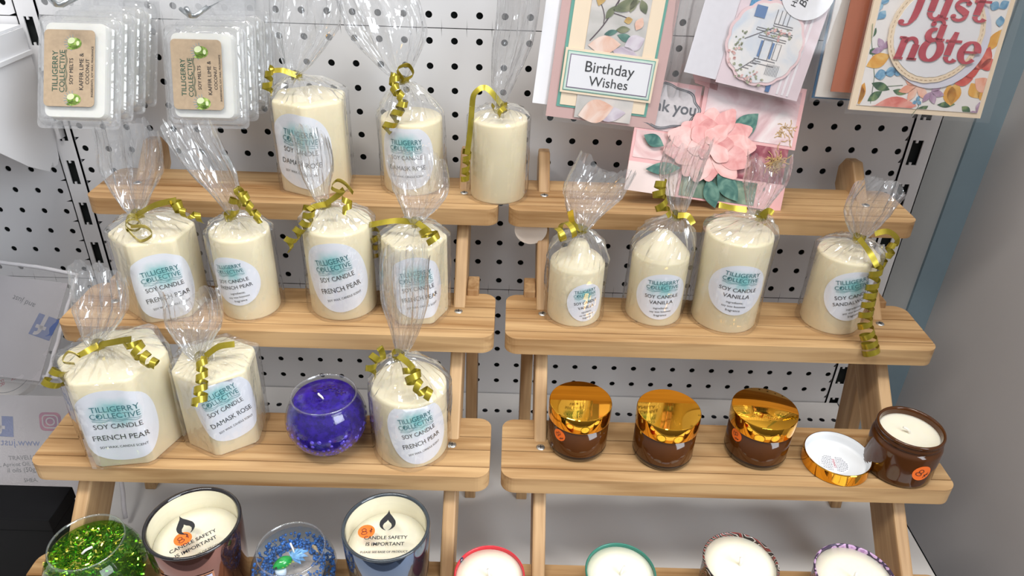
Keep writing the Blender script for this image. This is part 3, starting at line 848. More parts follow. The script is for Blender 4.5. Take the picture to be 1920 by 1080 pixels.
# ================================================================== JARS, BOWLS, TINS
AMBER = mat('amber_glass', (.075, .023, .004, 1), .08, var=.15, scale=30, coat=.25, spec=.35)
AMBERD = mat('dark_amber_glass', (.012, .005, .003, 1), .05, var=.1, coat=.6)
GOLDM = mat('amber_gold_mirror', (.90, .45, .045, 1), .035, metal=1.0, var=.01)
LINER = mat('white_lid_liner', srgb(232, 235, 238), .5, var=.01)
REDINK = mat('red_ink', srgb(190, 40, 60), .6, var=0)
GREYINK = mat('grey_ink', srgb(90, 92, 98), .6, var=0)

def on_cyl(c, r, th, z, off):
    return lambda x, y: (c[0]+(r+off)*sin(th+x/r), c[1]-(r+off)*cos(th+x/r), c[2]+z+y)
def price_sticker(parent, fn, fn2, rr=.0062, rot=0, txt='$8'):
    N = 28; v = [fn(0, 0)]; f = []
    for q in (.5, 1):
        for i in range(N): a = 2*pi*i/N; v.append(fn(rr*q*cos(a), rr*q*sin(a)))
    for i in range(N): f.append((0, 1+i, 1+(i+1) % N)); f.append((1+i, 1+N+i, 1+N+(i+1) % N, 1+(i+1) % N))
    so = mesh_obj('price_sticker', v, f, ORANGE, parent, True); so['label'] = 'round orange price sticker'
    m = M2(); s = rr/.0062
    # hand-written price: an eight made of two loops and a dollar sign
    c_, s_ = cos(rot), sin(rot); tf = lambda p: [(c_*x*s-s_*y*s, s_*x*s+c_*y*s) for x, y in p]
    m.add(ribbon2d(tf([(-.0014+.0017*cos(a)*.9, .0013+.0014*sin(a)) for a in [2*pi*i/18 for i in range(19)]]), .00042*s))
    m.add(ribbon2d(tf([(-.0017+.0020*cos(a), -.0013+.0013*sin(a)) for a in [2*pi*i/18 for i in range(19)]]), .00042*s))
    m.add(ribbon2d(tf([(.0034+.0011*cos(a), .0006*(i-6)/3-.0002) for i, a in enumerate([R(40+i*33) for i in range(13)])]), .00038*s))
    m.add(ribbon2d(tf([(.0028, -.0028), (.0040, .0022)]), .00038*s))
    mesh_obj('lettering', [fn2(x, y) for x, y in m.v], m.f, INK, so)
def amber_jar(c, r, label, sticker=None):
    root = thing('amber_candle_jar', label, 'candle jar', c, 'gold-lidded amber jars on the right third shelf')
    MB().lathe(c, [(r*.55, 0), (r*.86, .0004), (r*.95, .0018), (r*.99, .0045), (r, .0080), (r, .0345)], 64).build('glass_body', AMBER, root, True)
    MB().lathe(c, [(r*.90, .0003), (r*.965, .0016), (r*1.002, .0045), (r*1.004, .0062), (r*.99, .0068)], 64, False, False).build('glass_foot', AMBERD, root, True)
    l = MB().lathe(c, [(r*.98, .0345), (r*1.035, .0347), (r*1.04, .0352), (r*1.04, .0482), (r*1.028, .0492), (r*1.012, .0495), (.0002, .0495)], 72, False, False).build('lid', GOLDM, root)
    autosmooth(l, 35); l['label'] = 'mirror-like amber gold lid'
    if sticker: price_sticker(root, on_cyl(c, r, *sticker[:2], .0003), on_cyl(c, r, *sticker[:2], .0006), rot=sticker[2], rr=.0060)
amber_jar((.1273, -.2530, SHELF['T3'][0]), .0266, 'amber jar with gold lid and orange sticker beside the inner post of the right stand', (-.75, .0265, R(-40)))
amber_jar((.2036, -.2611, SHELF['T3'][0]), .0268, 'middle gold-lidded amber jar, showing no orange sticker')
amber_jar((.2888, -.2559, SHELF['T3'][0]), .0275, 'gold-lidded amber jar with orange sticker, next to the upturned lid', (-1.10, .0285, R(-60)))
# upturned lid
c = (.3570, -.2700, SHELF['T3'][0]); r = .0288
root = thing('jar_lid', 'upturned gold jar lid with white liner lying beside the open amber jar', 'lid', c)
o = MB().lathe(c, [(r*.96, 0), (r, .0008), (r, .0118), (r*.985, .0124), (r*.965, .0124)], 72, True, False).build('lid_rim', GOLDM, root); autosmooth(o, 35)
MB().lathe(c, [(.0003, .0022), (r*.80, .0022), (r*.86, .0030), (r*.90, .0045), (r*.885, .0060), (r*.925, .0072), (r*.91, .0088), (r*.95, .0100), (r*.965, .0124)], 64, False, False).build('liner', LINER, root, True)
N = 36; cx, cy = c[0]-.002, c[1]-.003
pap = mesh_obj('round_label', [(cx+.0128*cos(2*pi*i/N), cy+.0128*sin(2*pi*i/N), c[2]+.0025) for i in range(N)], [tuple(range(N))], PAPER, root)
m = M2(); rr = random.Random(4)
for half in (-1, 1):
    for k_ in range(9):
        y = -.0088+.0021*k_; w = math.sqrt(max(0, .0118**2-y*y)); x = .0016
        while x < w-.001:
            l = rr.uniform(.0006, .0018); m.poly([(half*x, y-.0003), (half*min(w, x+l), y-.0003), (half*min(w, x+l), y+.0003), (half*x, y+.0003)][::half]); x += l+.0005
ca, sa = cos(R(72)), sin(R(72))
tf = lambda x, y, z: (cx+ca*y*-1+sa*x*0+x*.3, cy+0, z)
mesh_obj('lettering', [(cx+cos(R(-12))*x-sin(R(-12))*y, cy+sin(R(-12))*x+cos(R(-12))*y, c[2]+.0027) for x, y in m.v], m.f, GREYINK, pap)
m = M2()
for k_ in range(7): m.add(place_text('CANDLE', 0, 0, width=.004) if k_ == 3 else ([], []))
m = M2().add(place_text('CANDLE', 0, 0, width=.011, rot=R(82)))
mesh_obj('red_lettering', [(cx+x, cy+y, c[2]+.0028) for x, y in m.v], m.f, REDINK, pap)
# open jar
c = (.4112, -.2720, SHELF['T3'][0]); r = .0290
root = thing('amber_candle_jar', 'open amber jar of white wax at the right end of the third shelf', 'candle jar', c)
o = MB().lathe(c, [(r*.55, 0), (r*.88, .0004), (r*.96, .0018), (r*.99, .0045), (r, .0080), (r, .0330), (r*.985, .0352), (r*.93, .0366), (r*.90, .0376), (r*.90, .0390), (r*.945, .0398), (r*.955, .0408), (r*.91, .0418), (r*.91, .0432), (r*.945, .0440), (r*.955, .0455), (r*.935, .0468), (r*.895, .0470), (r*.865, .0455), (r*.85, .042), (r*.85, .037)], 72, True, False).build('glass_body', AMBER, root, True)
MB().lathe(c, [(r*.848, .030), (r*.848, .0405), (r*.80, .0400), (r*.3, .0395), (.0004, .0392)], 48, True, False).build('wax', WAXW, root, True)
w = Vector((c[0], c[1], c[2]+.0385))
MB().tube([w, w+Vector((-.0004, 0, .003)), w+Vector((-.003, .0005, .0052)), w+Vector((-.006, .0012, .0062))], [.0013, .0012, .0011, .0009], 8).build('wick', WICK, root, True)
price_sticker(root, on_cyl(c, r, .12, .0205, .0003), on_cyl(c, r, .12, .0205, .0006), rr=.0080, rot=R(-25))

# round glass bowls with gel
def bowl(c, Rr, zc, rim, hr, gel_top, gelm, label, glass=GLASS):
    root = thing('glass_bowl_candle', label, 'gel candle', c)
    prof = [(.0005, .0012), (Rr*.40, .0012)]
    z0 = .0006
    out = [(Rr*.30, .0), (Rr*.46, .0004)]
    for i in range(1, 17):
        a = -pi/2 + R(28) + (pi - R(28) - R(52))*i/16
        out.append((Rr*cos(a), max(.001, zc+Rr*sin(a)*(zc/Rr if a < 0 else 1))))
    zt = out[-1][1]; rt = out[-1][0]
    out += [(rim*.955, zt+(hr-zt)*.35), (rim*.955, zt+(hr-zt)*.7), (rim*.985, hr-.0012), (rim, hr-.0004), (rim*.985, hr)]
    MB().lathe(c, out, 64, True, False).build('glass', glass, root, True)
    rimo = MB().lathe(c, [(rim*.975, hr-.0016), (rim*1.0, hr-.0006), (rim*.99, hr+.0003), (rim*.955, hr+.0001), (rim*.95, hr-.0012)], 64, False, False).build('glass_rim', GLASS2, root, True)
    gel = [(p[0]-.0014, max(p[1], .0022)) for p in out if p[1] < gel_top-.001]
    rg = rim*.94-.0005 if gel_top > zt else gel[-1][0]
    gel += [(rg, gel_top-.0006), (rg*.97, gel_top), (rg*.5, gel_top-.0006), (.0006, gel_top-.0008)]
    MB().lathe(c, gel, 64, True, False).build('gel', gelm, root, True)
    return root, [(p[0]-.0012, p[1]) for p in out if p[1] < gel_top]
GLASS2 = film('glass_edge', haze=.06, gloss=1.6, rough=.03, base=.10, hcol=(.75, .8, .85))
def gel_mat(name, col, trans, amt, rough=.12):
    m, nt, b = new_mat(name); N = nt.nodes; L = nt.links; out = N['Material Output']
    b.inputs['Base Color'].default_value = col; b.inputs['Roughness'].default_value = rough; b.inputs['Coat Weight'].default_value = .3
    t = N.new('ShaderNodeTexCoord'); n = N.new('ShaderNodeTexNoise'); n.inputs['Scale'].default_value = 160; n.inputs['Detail'].default_value = 2
    L.new(t.outputs['Object'], n.inputs['Vector'])
    r = N.new('ShaderNodeValToRGB'); L.new(n.outputs['Fac'], r.inputs[0])
    r.color_ramp.elements[0].position = .35; r.color_ramp.elements[0].color = (*[x*.55 for x in col[:3]], 1)
    r.color_ramp.elements[1].position = .7; r.color_ramp.elements[1].color = (*[min(1, x*1.35) for x in col[:3]], 1)
    L.new(r.outputs[0], b.inputs['Base Color'])
    tr = N.new('ShaderNodeBsdfTransparent'); tr.inputs[0].default_value = trans
    mx = N.new('ShaderNodeMixShader'); mx.inputs[0].default_value = amt
    L.new(b.outputs[0], mx.inputs[1]); L.new(tr.outputs[0], mx.inputs[2]); L.new(mx.outputs[0], out.inputs[0])
    bp = N.new('ShaderNodeBump'); bp.inputs['Strength'].default_value = .35; bp.inputs['Distance'].default_value = .001
    L.new(n.outputs['Fac'], bp.inputs['Height']); L.new(bp.outputs[0], b.inputs['Normal'])
    return m
PGEL = gel_mat('purple_gel', (.034, .012, .28, 1), (.32, .22, .9, 1), .30, .08)
c = (-.0945, -.2640, SHELF['T3'][0])
root, prof = bowl(c, .0352, .031, .0280, .058, .0545, PGEL, 'round glass bowl of purple gel and pearls on the left third shelf')
PEARL = mat('purple_pearl', (.11, .07, .60, 1), .18, metal=.2, var=.3, scale=120, coat=.5)
mb = MB(); rr = random.Random(3)
def prof_r(prof, z):
    for (r0, z0), (r1, z1) in zip(prof, prof[1:]):
        if z0 <= z <= z1 and z1 > z0: return r0+(r1-r0)*(z-z0)/(z1-z0)
    return prof[-1][0]
for i in range(300):
    z = .004+.029*rr.random()**1.2; th = rr.uniform(-pi, pi); q = rr.uniform(.0011, .0021)*(1.2 if z > .012 else .75)
    R_ = prof_r(prof, z)-q*.65; mb.sphere((c[0]+R_*sin(th), c[1]-R_*cos(th), c[2]+z), q, 8, 5)
o = mb.build('pearls', PEARL, root, True); o['kind'] = 'stuff'
mb = MB()
CLR = mat('silver_pearl', (.80, .78, .85, 1), .15, metal=.5)
for i in range(70):
    th = 2*pi*i/70; z = .0042+.0012*rr.random(); R_ = prof_r(prof, z)+.0003
    mb.sphere((c[0]+R_*sin(th), c[1]-R_*cos(th), c[2]+z), rr.uniform(.0008, .0012), 8, 5)
o = mb.build('clear_beads', CLR, root, True); o['kind'] = 'stuff'
mb = MB()
DPUR = mat('dark_purple_glitter', (.03, .012, .10, 1), .3)
for i in range(60):
    a = rr.uniform(.2, 2.6); q = rr.uniform(.012, .021); p = (c[0]+q*cos(a)*.9, c[1]+q*sin(a)*.8, c[2]+.0542); l = rr.uniform(.0007, .0018); t = rr.uniform(0, 3)
    mb.add([(p[0]+l*cos(t+k_*pi/2), p[1]+l*sin(t+k_*pi/2)*.6, p[2]+.0003*rr.random()) for k_ in range(4)], [(0, 1, 2, 3)])
o = mb.build('glitter', DPUR, root); o['kind'] = 'stuff'
w = Vector((c[0]-.0015, c[1]-.002, c[2]+.0535))
MB().tube([w+Vector((.001, 0, 0)), w+Vector((0, 0, .0025)), w+Vector((-.0022, .0008, .0040)), w+Vector((-.0032, .0022, .0042))], .0009, 8).build('wick', WICK, root, True)

GGEL = gel_mat('green_gel', (.03, .12, .012, 1), (.62, .86, .34, 1), .80, .06)
c = (-.2665, -.3640, SHELF['T4'][0])
root, prof = bowl(c, .0378, .036, .0283, .068, .058, GGEL, 'round glass bowl of green gel and tinsel on the lowest shelf', film('green_glass', haze=.004, gloss=1.0, rough=.02, tint=(.90, .97, .90)))
for nm, colr, cnt, seed in (('gold_tinsel', (.80, .72, .16, 1), 1500, 1), ('green_tinsel', (.14, .42, .05, 1), 1500, 2)):
    T_ = mat(nm, colr, .16, metal=.95, var=.3, scale=200); mb = MB(); rr = random.Random(seed)
    for i in range(cnt):
        top = rr.random() < .45
        th = rr.uniform(-pi, pi)
        if top: q = .0255*math.sqrt(rr.random()); p = Vector((c[0]+q*sin(th), c[1]-q*cos(th), c[2]+rr.uniform(.052, .0585)))
        else:
            z = rr.uniform(.004, .056); q = prof_r(prof, z)-rr.uniform(-.0002, .004); p = Vector((c[0]+q*sin(th), c[1]-q*cos(th), c[2]+z))
        l = rr.uniform(.002, .0055); d1 = Vector((rr.gauss(0, 1), rr.gauss(0, 1), rr.gauss(0, .5))).normalized()
        d2 = d1.cross(Vector((rr.gauss(0, 1), rr.gauss(0, 1), rr.gauss(0, 1)))).normalized(); b_ = d1.cross(d2)*.0008*rr.uniform(-1, 1)
        a = p-d1*l/2; e_ = p+d1*l/2; wd = d2*.00055
        mb.add([a-wd, a+wd, p+b_+wd, p+b_-wd, e_+wd, e_-wd], [(0, 1, 2, 3), (3, 2, 4, 5)])
    o = mb.build(nm, T_, root); o['kind'] = 'stuff'
w = Vector((c[0]-.001, c[1]-.001, c[2]+.0575))
MB().tube([w+Vector((-.003, -.003, .0005)), w+Vector((-.001, -.001, .0022)), w+Vector((.001, .0005, .0026)), w+Vector((.0035, .002, .0030))], .0010, 8).build('wick', WICK, root, True)
fn = lambda off: (lambda x, y: (c[0]+(.0378+off)*sin(.42+x/.0378), c[1]-(.0378+off)*cos(.42+x/.0378), c[2]+.040+y))
N = 30; sl = mesh_obj('label', [fn(.0004)(.010*cos(2*pi*i/N), .010*sin(2*pi*i/N)) for i in range(N)], [tuple(range(N))], PAPER, root)
m = M2().add(ribbon2d([(.0, .0075), (.0, .003)], .0006)).add(ribbon2d([(-.002, .0062), (.002, .0066)], .0006)).add(ribbon2d([(-.002, .0048), (.002, .0052)], .0006))
mesh_obj('lettering', [fn(.0007)(x, y) for x, y in m.v], m.f, INK, sl)

# seaside gel bowl
BGEL = gel_mat('clear_blue_gel', (.45, .55, .62, 1), (.90, .95, .99, 1), .95, .05)
c = (-.1085, -.3570, SHELF['T4'][0])
root, prof = bowl(c, .0345, .033, .0275, .058, .048, BGEL, 'round glass bowl with blue gravel, shells and a small fish on the lowest shelf')
GRAV = mat('blue_gravel', (.02, .13, .42, 1), .5, var=.5, scale=200); SHELLM = mat('sand_shell', srgb(196, 168, 128), .45, var=.25, scale=150)
rr = random.Random(8); mb = MB()
for i in range(1500):
    th = rr.uniform(-pi, pi)
    if rr.random() < .5: z = rr.uniform(.004, .040); q = prof_r(prof, z)-.0009
    else: q = .025*math.sqrt(rr.uniform(.25, 1)); z = rr.uniform(.034, .042)
    if .25 < th < 1.5 and z > .02 and rr.random() < .6: continue
    if q < .016: continue
    mb.sphere((c[0]+q*sin(th), c[1]-q*cos(th), c[2]+z), rr.uniform(.0008, .0017), 5, 3)
o = mb.build('blue_gravel', GRAV, root); o['kind'] = 'stuff'
for (th, z, s, q) in ((.75, .034, .010, .0255), (1.3, .028, .009, .030), (-1.3, .026, .009, .029), (.35, .020, .009, .030), (.95, .018, .010, .0315), (-.5, .018, .008, .030), (2.3, .040, .008, .020)):
    mb = MB(); p = Vector((c[0]+q*sin(th), c[1]-q*cos(th), c[2]+z))
    for k_ in range(5): mb.sphere(p+Vector((cos(th)*(k_-2)*.0018, sin(th)*(k_-2)*.0018, .0006*(2-abs(k_-2)))), s*.32*(1-.1*abs(k_-2)), 10, 6, (.7, .7, 1.6))
    mb.build('shell', SHELLM, root, True)
SAND = mat('pale_seabed', srgb(176, 160, 150), .6, var=.25, scale=160)
MB().lathe(c, [(.024, .030), (.0235, .0355), (.015, .037), (.0005, .036)], 40, False, False).build('sand', SAND, root, True)
# fish
f0 = Vector((c[0]-.0065, c[1]-.0065, c[2]+.0475)); mb = MB(); 
FG = mat('fish_green', (.02, .30, .06, 1), .2, var=.3, scale=150, coat=.5); FB = mat('fish_blue_fin', (.16, .36, .62, 1), .3, var=.35, scale=160); FY = mat('fish_yellow_fin', (.55, .62, .12, 1), .35)
dirv = Vector((-.62, -.50, .0)).normalized(); rows = []
for i in range(11):
    t = i/10; p = f0 + dirv*(.0075-.0155*(1-t)) ; rr_ = .0050*math.sin(pi*min(.97, max(.06, t*.9+.08)))**.7; rows.append((p, rr_))
mb.tube([p for p, _ in rows], [q for _, q in rows], 14); fish = mb.build('fish', FG, root, True)
side = dirv.cross(Vector((0, 0, 1))).normalized()
for sg in (-1, 1): 
    MB().sphere(f0+dirv*.0062+side*sg*.0031+Vector((0, 0, .0018)), .0009, 8, 6).build('eye', INK, fish, True)
tail = f0-dirv*.0085; mb = MB()
for k_ in range(7):
    a = R(-66+22*k_); d_ = (-dirv*cos(a)+side*sin(a)); l = .0145-.0018*abs(k_-3)
    q = d_.cross(Vector((0, 0, 1))).normalized()
    mb.add([tail-q*.0008+Vector((0, 0, .0012)), tail+q*.0008+Vector((0, 0, .0012)), tail+d_*l*.6+q*.0026+Vector((0, 0, .0016)), tail+d_*l+Vector((0, 0, -.002)), tail+d_*l*.6-q*.0026+Vector((0, 0, .0016))], [(0, 1, 2, 3, 4)])
mb.build('tail_fin', FB, fish)
mb = MB()
for k_ in range(4): p = f0+dirv*(.003-.003*k_)+side*-.0035; mb.add([p, p-dirv*.0022, p-dirv*.002+side*-.003+Vector((0, 0, .0016))], [(0, 1, 2)])
mb.build('side_fin', FY, fish)
MB().lathe((f0.x-.001, f0.y-.003, c[2]+.036), [(.0036, 0), (.0044, .004), (.0044, .008), (.003, .0088)], 20).build('fish_stand', mat('white_plastic', srgb(225, 230, 235), .4), root, True)
w = Vector((c[0]+.001, c[1]+.003, c[2]+.046)); MB().tube([w, w+Vector((-.001, .001, .006)), w+Vector((-.003, .0028, .011))], .0008, 8).build('wick', WICK, root, True)

# tall mirrored jars with a printed clear cover disc
def flame2d(s):
    out = []; inn = []
    for i in range(25):
        t = i/24; out.append((.50*math.sin(pi*t**1.35)*(1-.12*t), -.62+1.45*(1-t)**1.0*1.0)) if False else None
    L_ = [(0, .95), (.06, .70), (.26, .42), (.43, .15), (.48, -.10), (.40, -.34), (.24, -.50), (.05, -.58), (.20, -.42), (.26, -.24), (.20, -.06), (.07, .06), (0, .20)]
    Rr = [(-x, y) for x, y in L_]
    m = M2()
    for side_ in (L_, Rr):
        o_ = side_[:8]; i_ = side_[8:]
        o2 = [o_[int(k_*7/11)] if False else None for k_ in range(1)]
        # strip between outer and inner edge
        def samp(P, n):
            Ls = [0]
            for a, b in zip(P, P[1:]): Ls.append(Ls[-1]+math.hypot(b[0]-a[0], b[1]-a[1]))
            res = []
            for k_ in range(n+1):
                d = Ls[-1]*k_/n
                for j in range(len(P)-1):
                    if Ls[j] <= d <= Ls[j+1]+1e-9:
                        u = (d-Ls[j])/max(1e-9, Ls[j+1]-Ls[j]); res.append((P[j][0]+(P[j+1][0]-P[j][0])*u, P[j][1]+(P[j+1][1]-P[j][1])*u)); break
            return res
        A = samp(o_, 12); B = samp(i_[::-1], 12)
        v = [(x*s, y*s) for x, y in A+B]; m.add((v, [(k_, k_+1, 13+k_+1, 13+k_) if side_ is Rr else (k_, 13+k_, 13+k_+1, k_+1) for k_ in range(12)]))
    return m
def mirror_jar(c, r, h, glassm, rimm, label, rot, stick, front, sh=(0, 0), ty=0.0):
    root = thing('glass_jar_candle', label, 'candle jar', c)
    b = r*.90
    o = MB().lathe(c, [(b*.6, 0), (b*.97, .0006), (b, .003), (r*.985, h*.75), (r, h-.0012), (r*.99, h-.0003)], 72, True, False).build('jar_body', glassm, root); autosmooth(o, 50)
    MB().lathe(c, [(r*.985, h-.002), (r*1.004, h-.0012), (r*.995, h+.0001), (r*.955, h+.0003), (r*.925, h-.0006), (r*.915, h-.002)], 72, False, False).build('jar_rim', rimm, root, True)
    MB().lathe(c, [(r*.90, h*.5), (r*.915, h-.0015)], 64, False, False).build('inner_wall', mat('pale_inner_glass', srgb(226, 220, 196), .12, var=.03, coat=.5), root, True)
    MB().lathe(c, [(r*.896, h-.027), (r*.896, h-.0205), (r*.6, h-.021), (.0004, h-.0215)], 48, True, False).build('wax', WAXW, root, True)
    MB().tube([(c[0], c[1], c[2]+h-.022), (c[0]+.0005, c[1], c[2]+h-.0155)], .0010, 8).build('wick', WICK, root, True)
    zt = h-.0085; N = 56
    disc = mesh_obj('cover_disc', [(c[0]+r*.885*cos(2*pi*i/N), c[1]+r*.885*sin(2*pi*i/N), c[2]+zt) for i in range(N)], [tuple(range(N))], FILM2, root)
    ca, sa = cos(rot), sin(rot)
    tf = lambda off: (lambda x, y: (c[0]+r*(ca*x-sa*y), c[1]+r*(sa*x+ca*y), c[2]+zt+off))
    m = flame2d(.40); m.v = [(x, y+.28) for x, y in m.v]
    m.add(place_text('CANDLE SAFETY', 0, -.15+ty, width=.98, bold=.02)); m.add(place_text('IS IMPORTANT', 0, -.33+ty, width=.86, bold=.02)); m.add(place_text('PLEASE SEE BASE OF PRODUCT', 0, -.55+ty, width=1.05, bold=.015))
    m.v = [(x+sh[0], y+sh[1]) for x, y in m.v]
    mesh_obj('lettering', [tf(.0004)(x, y) for x, y in m.v], m.f, INK, disc)
    s = tf(.0003); s2 = tf(.0007)
    price_sticker(root, lambda x, y: s(stick[0]+x/r, stick[1]+y/r), lambda x, y: s2(stick[0]+x/r, stick[1]+y/r), rr=.0068, rot=R(15))
    if front:
        v = []; f = []; n = 14
        for k_, (za, zb, hw_) in enumerate(((.016, h-.0215, .0215),)):
            for i in range(n+1):
                th = front[0]+(-hw_+2*hw_*i/n)/r
                for z in (za, zb): q = b+(r-b)*(z/h)+.0008; v.append((c[0]+q*sin(th), c[1]-q*cos(th), c[2]+z))
            f += [(2*i, 2*i+2, 2*i+3, 2*i+1) for i in range(n)]
        mesh_obj('label_border', v, f, mat('rose_gold_foil', (.45, .22, .14, 1), .25, metal=.9), root, True)
        v2 = []
        for i in range(n+1):
            th = front[0]+(-.0198+.0396*i/n)/r
            for z in (.0175, h-.0235): q = b+(r-b)*(z/h)+.0012; v2.append((c[0]+q*sin(th), c[1]-q*cos(th), c[2]+z))
        mesh_obj('label', v2, f, mat('lilac_label_paper', srgb(206, 204, 226), .6), root, True)
    return root
FILM2 = film('clear_plastic_disc', haze=.015, gloss=1.0, rough=.03, base=.01)
ROSE = mat('rose_mirror_glass', (.20, .085, .065, 1), .07, metal=.9, var=.1, scale=8, coat=.5)
BLUEM = mat('blue_mirror_glass', (.10, .14, .22, 1), .07, metal=.9, var=.1, scale=8, coat=.5)
BLACKG = mat('black_glass_rim', (.010, .008, .010, 1), .06, coat=.6); NAVYG = mat('dark_grey_glass_rim', (.035, .045, .055, 1), .06, coat=.6)
mirror_jar((-.1848, -.3525, SHELF['T4'][0]), .0370, .0810, ROSE, BLACKG, 'tall rose mirrored jar with tilted CANDLE SAFETY cover on the lowest shelf', R(40), (-.29, -.13), (.10,), (-.14, -.12), -.05)
mirror_jar((-.0312, -.3520, SHELF['T4'][0]), .0350, .0820, BLUEM, NAVYG, 'tall dark blue mirrored jar with upright CANDLE SAFETY cover on the lowest shelf', R(3), (-.46, .03), None)

# printed tins
def tin_mat(name, kind):
    m, nt, b = new_mat(name); N = nt.nodes; L = nt.links
    t = N.new('ShaderNodeTexCoord'); r = N.new('ShaderNodeValToRGB'); r.color_ramp.interpolation = 'CONSTANT'
    if kind == 'stripes':
        w = N.new('ShaderNodeTexWave'); w.wave_type = 'BANDS'; w.bands_direction = 'DIAGONAL'; w.inputs['Scale'].default_value = 95; w.inputs['Distortion'].default_value = 7; w.inputs['Detail'].default_value = 0; w.inputs['Detail Scale'].default_value = 1.2
        cols = [(0, srgb(26, 14, 16)), (.38, srgb(232, 222, 214)), (.56, srgb(30, 16, 18)), (.80, srgb(120, 34, 28))]
    elif kind == 'purple':
        w = N.new('ShaderNodeTexVoronoi'); w.feature = 'DISTANCE_TO_EDGE'; w.inputs['Scale'].default_value = 120
        cols = [(0, srgb(60, 44, 74)), (.10, srgb(196, 160, 200)), (.30, srgb(170, 130, 178)), (.45, srgb(90, 60, 110))]
    elif kind == 'green':
        w = N.new('ShaderNodeTexVoronoi'); w.feature = 'DISTANCE_TO_EDGE'; w.inputs['Scale'].default_value = 90
        cols = [(0, srgb(40, 20, 24)), (.10, srgb(140, 48, 44)), (.30, srgb(36, 116, 100))]
    else:
        w = N.new('ShaderNodeTexVoronoi'); w.inputs['Scale'].default_value = 75
        cols = [(0, srgb(240, 236, 230)), (.10, srgb(32, 40, 74)), (.2, srgb(198, 38, 52))]
    L.new(t.outputs['Object'], w.inputs['Vector']); L.new(w.outputs['Fac' if kind == 'stripes' else 'Distance'], r.inputs[0])
    els = r.color_ramp.elements
    els[0].position, els[0].color = cols[0]; els[1].position, els[1].color = cols[1]
    for p, c_ in cols[2:]: q = els.new(p); q.color = c_
    L.new(r.outputs[0], b.inputs['Base Color']); b.inputs['Roughness'].default_value = .3; b.inputs['Coat Weight'].default_value = .3
    return m
def tin(c, r, h, m, rimm, label, seed):
    root = thing('tin_candle', label, 'tin candle', c, 'tin candles along the lowest shelf')
    MB().lathe(c, [(r*.93, 0), (r*.97, .001), (r*.97, h-.003), (r, h-.002)], 64, True, False).build('tin_body', m, root, True)
    MB().lathe(c, [(r*.985, h-.0032), (r*1.005, h-.0022), (r*1.008, h-.0010), (r*.99, h), (r*.965, h-.0003), (r*.955, h-.0015), (r*.955, h-.005)], 72, False, False).build('rim', rimm, root, True)
    MB().lathe(c, [(r*.95, h-.010), (r*.95, h-.0035), (r*.6, h-.0042), (r*.2, h-.0046), (.0004, h-.0044)], 48, True, False).build('wax', WAXW, root, True)
    rr = random.Random(seed); lean = Vector((rr.uniform(-.002, .003), rr.uniform(-.001, .002), 0)); w = Vector((c[0], c[1], c[2]+h-.005))
    MB().tube([w, w+Vector((0, 0, .004))+lean*.3, w+Vector((0, 0, .0085))+lean], [.0013, .0011, .0010], 8).build('wick', WICK, root, True)
T4Z = SHELF['T4'][0]
REDT = tin_mat('red_patterned_tin', 'red'); GRNT = mat('teal_green_enamel', srgb(40, 116, 100), .3, coat=.3); STR_ = tin_mat('black_white_striped_tin', 'stripes'); PURT = tin_mat('purple_patterned_tin', 'purple')
tin((.0522, -.3640, T4Z), .0286, .0420, REDT, REDT, 'red-rimmed tin candle in the gap between the two stands', 1)
tin((.1592, -.3600, T4Z), .0288, .0445, tin_mat('green_red_tin', 'green'), GRNT, 'tin candle with plain dark green rim on the lowest right shelf', 2)
tin((.2590, -.3510, T4Z), .0306, .0490, STR_, STR_, 'tin candle striped black and white on the lowest right shelf', 3)
tin((.3530, -.3570, T4Z), .0324, .0435, PURT, PURT, 'purple patterned tin candle by the outer leg of the right stand', 4)

# ================================================================== CARDS, WAX MELTS, POUCHES, BOX
class Frame:
    def __init__(s, o, u, v):
        s.o = Vector(o); s.u = Vector(u); s.v = Vector(v); s.n = s.u.cross(s.v).normalized()
    def P(s, x, y, z=0): return s.o + s.u*x + s.v*y + s.n*z
def sheet(fr, name, pts, m, parent, z, th=.0006):
    """flat cut shape with real thickness on a card plane; z is its front face"""
    n = len(pts); v = [fr.P(x, y, z) for x, y in pts] + [fr.P(x, y, z-th) for x, y in pts]
    f = [tuple(range(n)), tuple(range(2*n-1, n-1, -1))] + [(i, i+n, (i+1) % n+n, (i+1) % n) for i in range(n)]
    return mesh_obj(name, v, f, m, parent)
def prnt(fr, name, m2, m, parent, z): return mesh_obj(name, [fr.P(x, y, z) for x, y in m2.v], m2.f, m, parent)
def box2(x0, y0, x1, y1): return [(x0, y0), (x1, y0), (x1, y1), (x0, y1)]
def wc(name, c1, c2, c3, scale=45):
    """watercolour wash: three tones blended by noise"""
    m, nt, b = new_mat(name); N = nt.nodes; L = nt.links
    t = N.new('ShaderNodeTexCoord'); n = N.new('ShaderNodeTexNoise'); n.inputs['Scale'].default_value = scale; n.inputs['Detail'].default_value = 4; n.inputs['Distortion'].default_value = 1.2
    L.new(t.outputs['Object'], n.inputs['Vector']); r = N.new('ShaderNodeValToRGB'); L.new(n.outputs['Fac'], r.inputs[0])
    e_ = r.color_ramp.elements; e_[0].position = .32; e_[0].color = c1; e_[1].position = .68; e_[1].color = c3; q = e_.new(.5); q.color = c2
    L.new(r.outputs[0], b.inputs['Base Color']); b.inputs['Roughness'].default_value = .6; return m
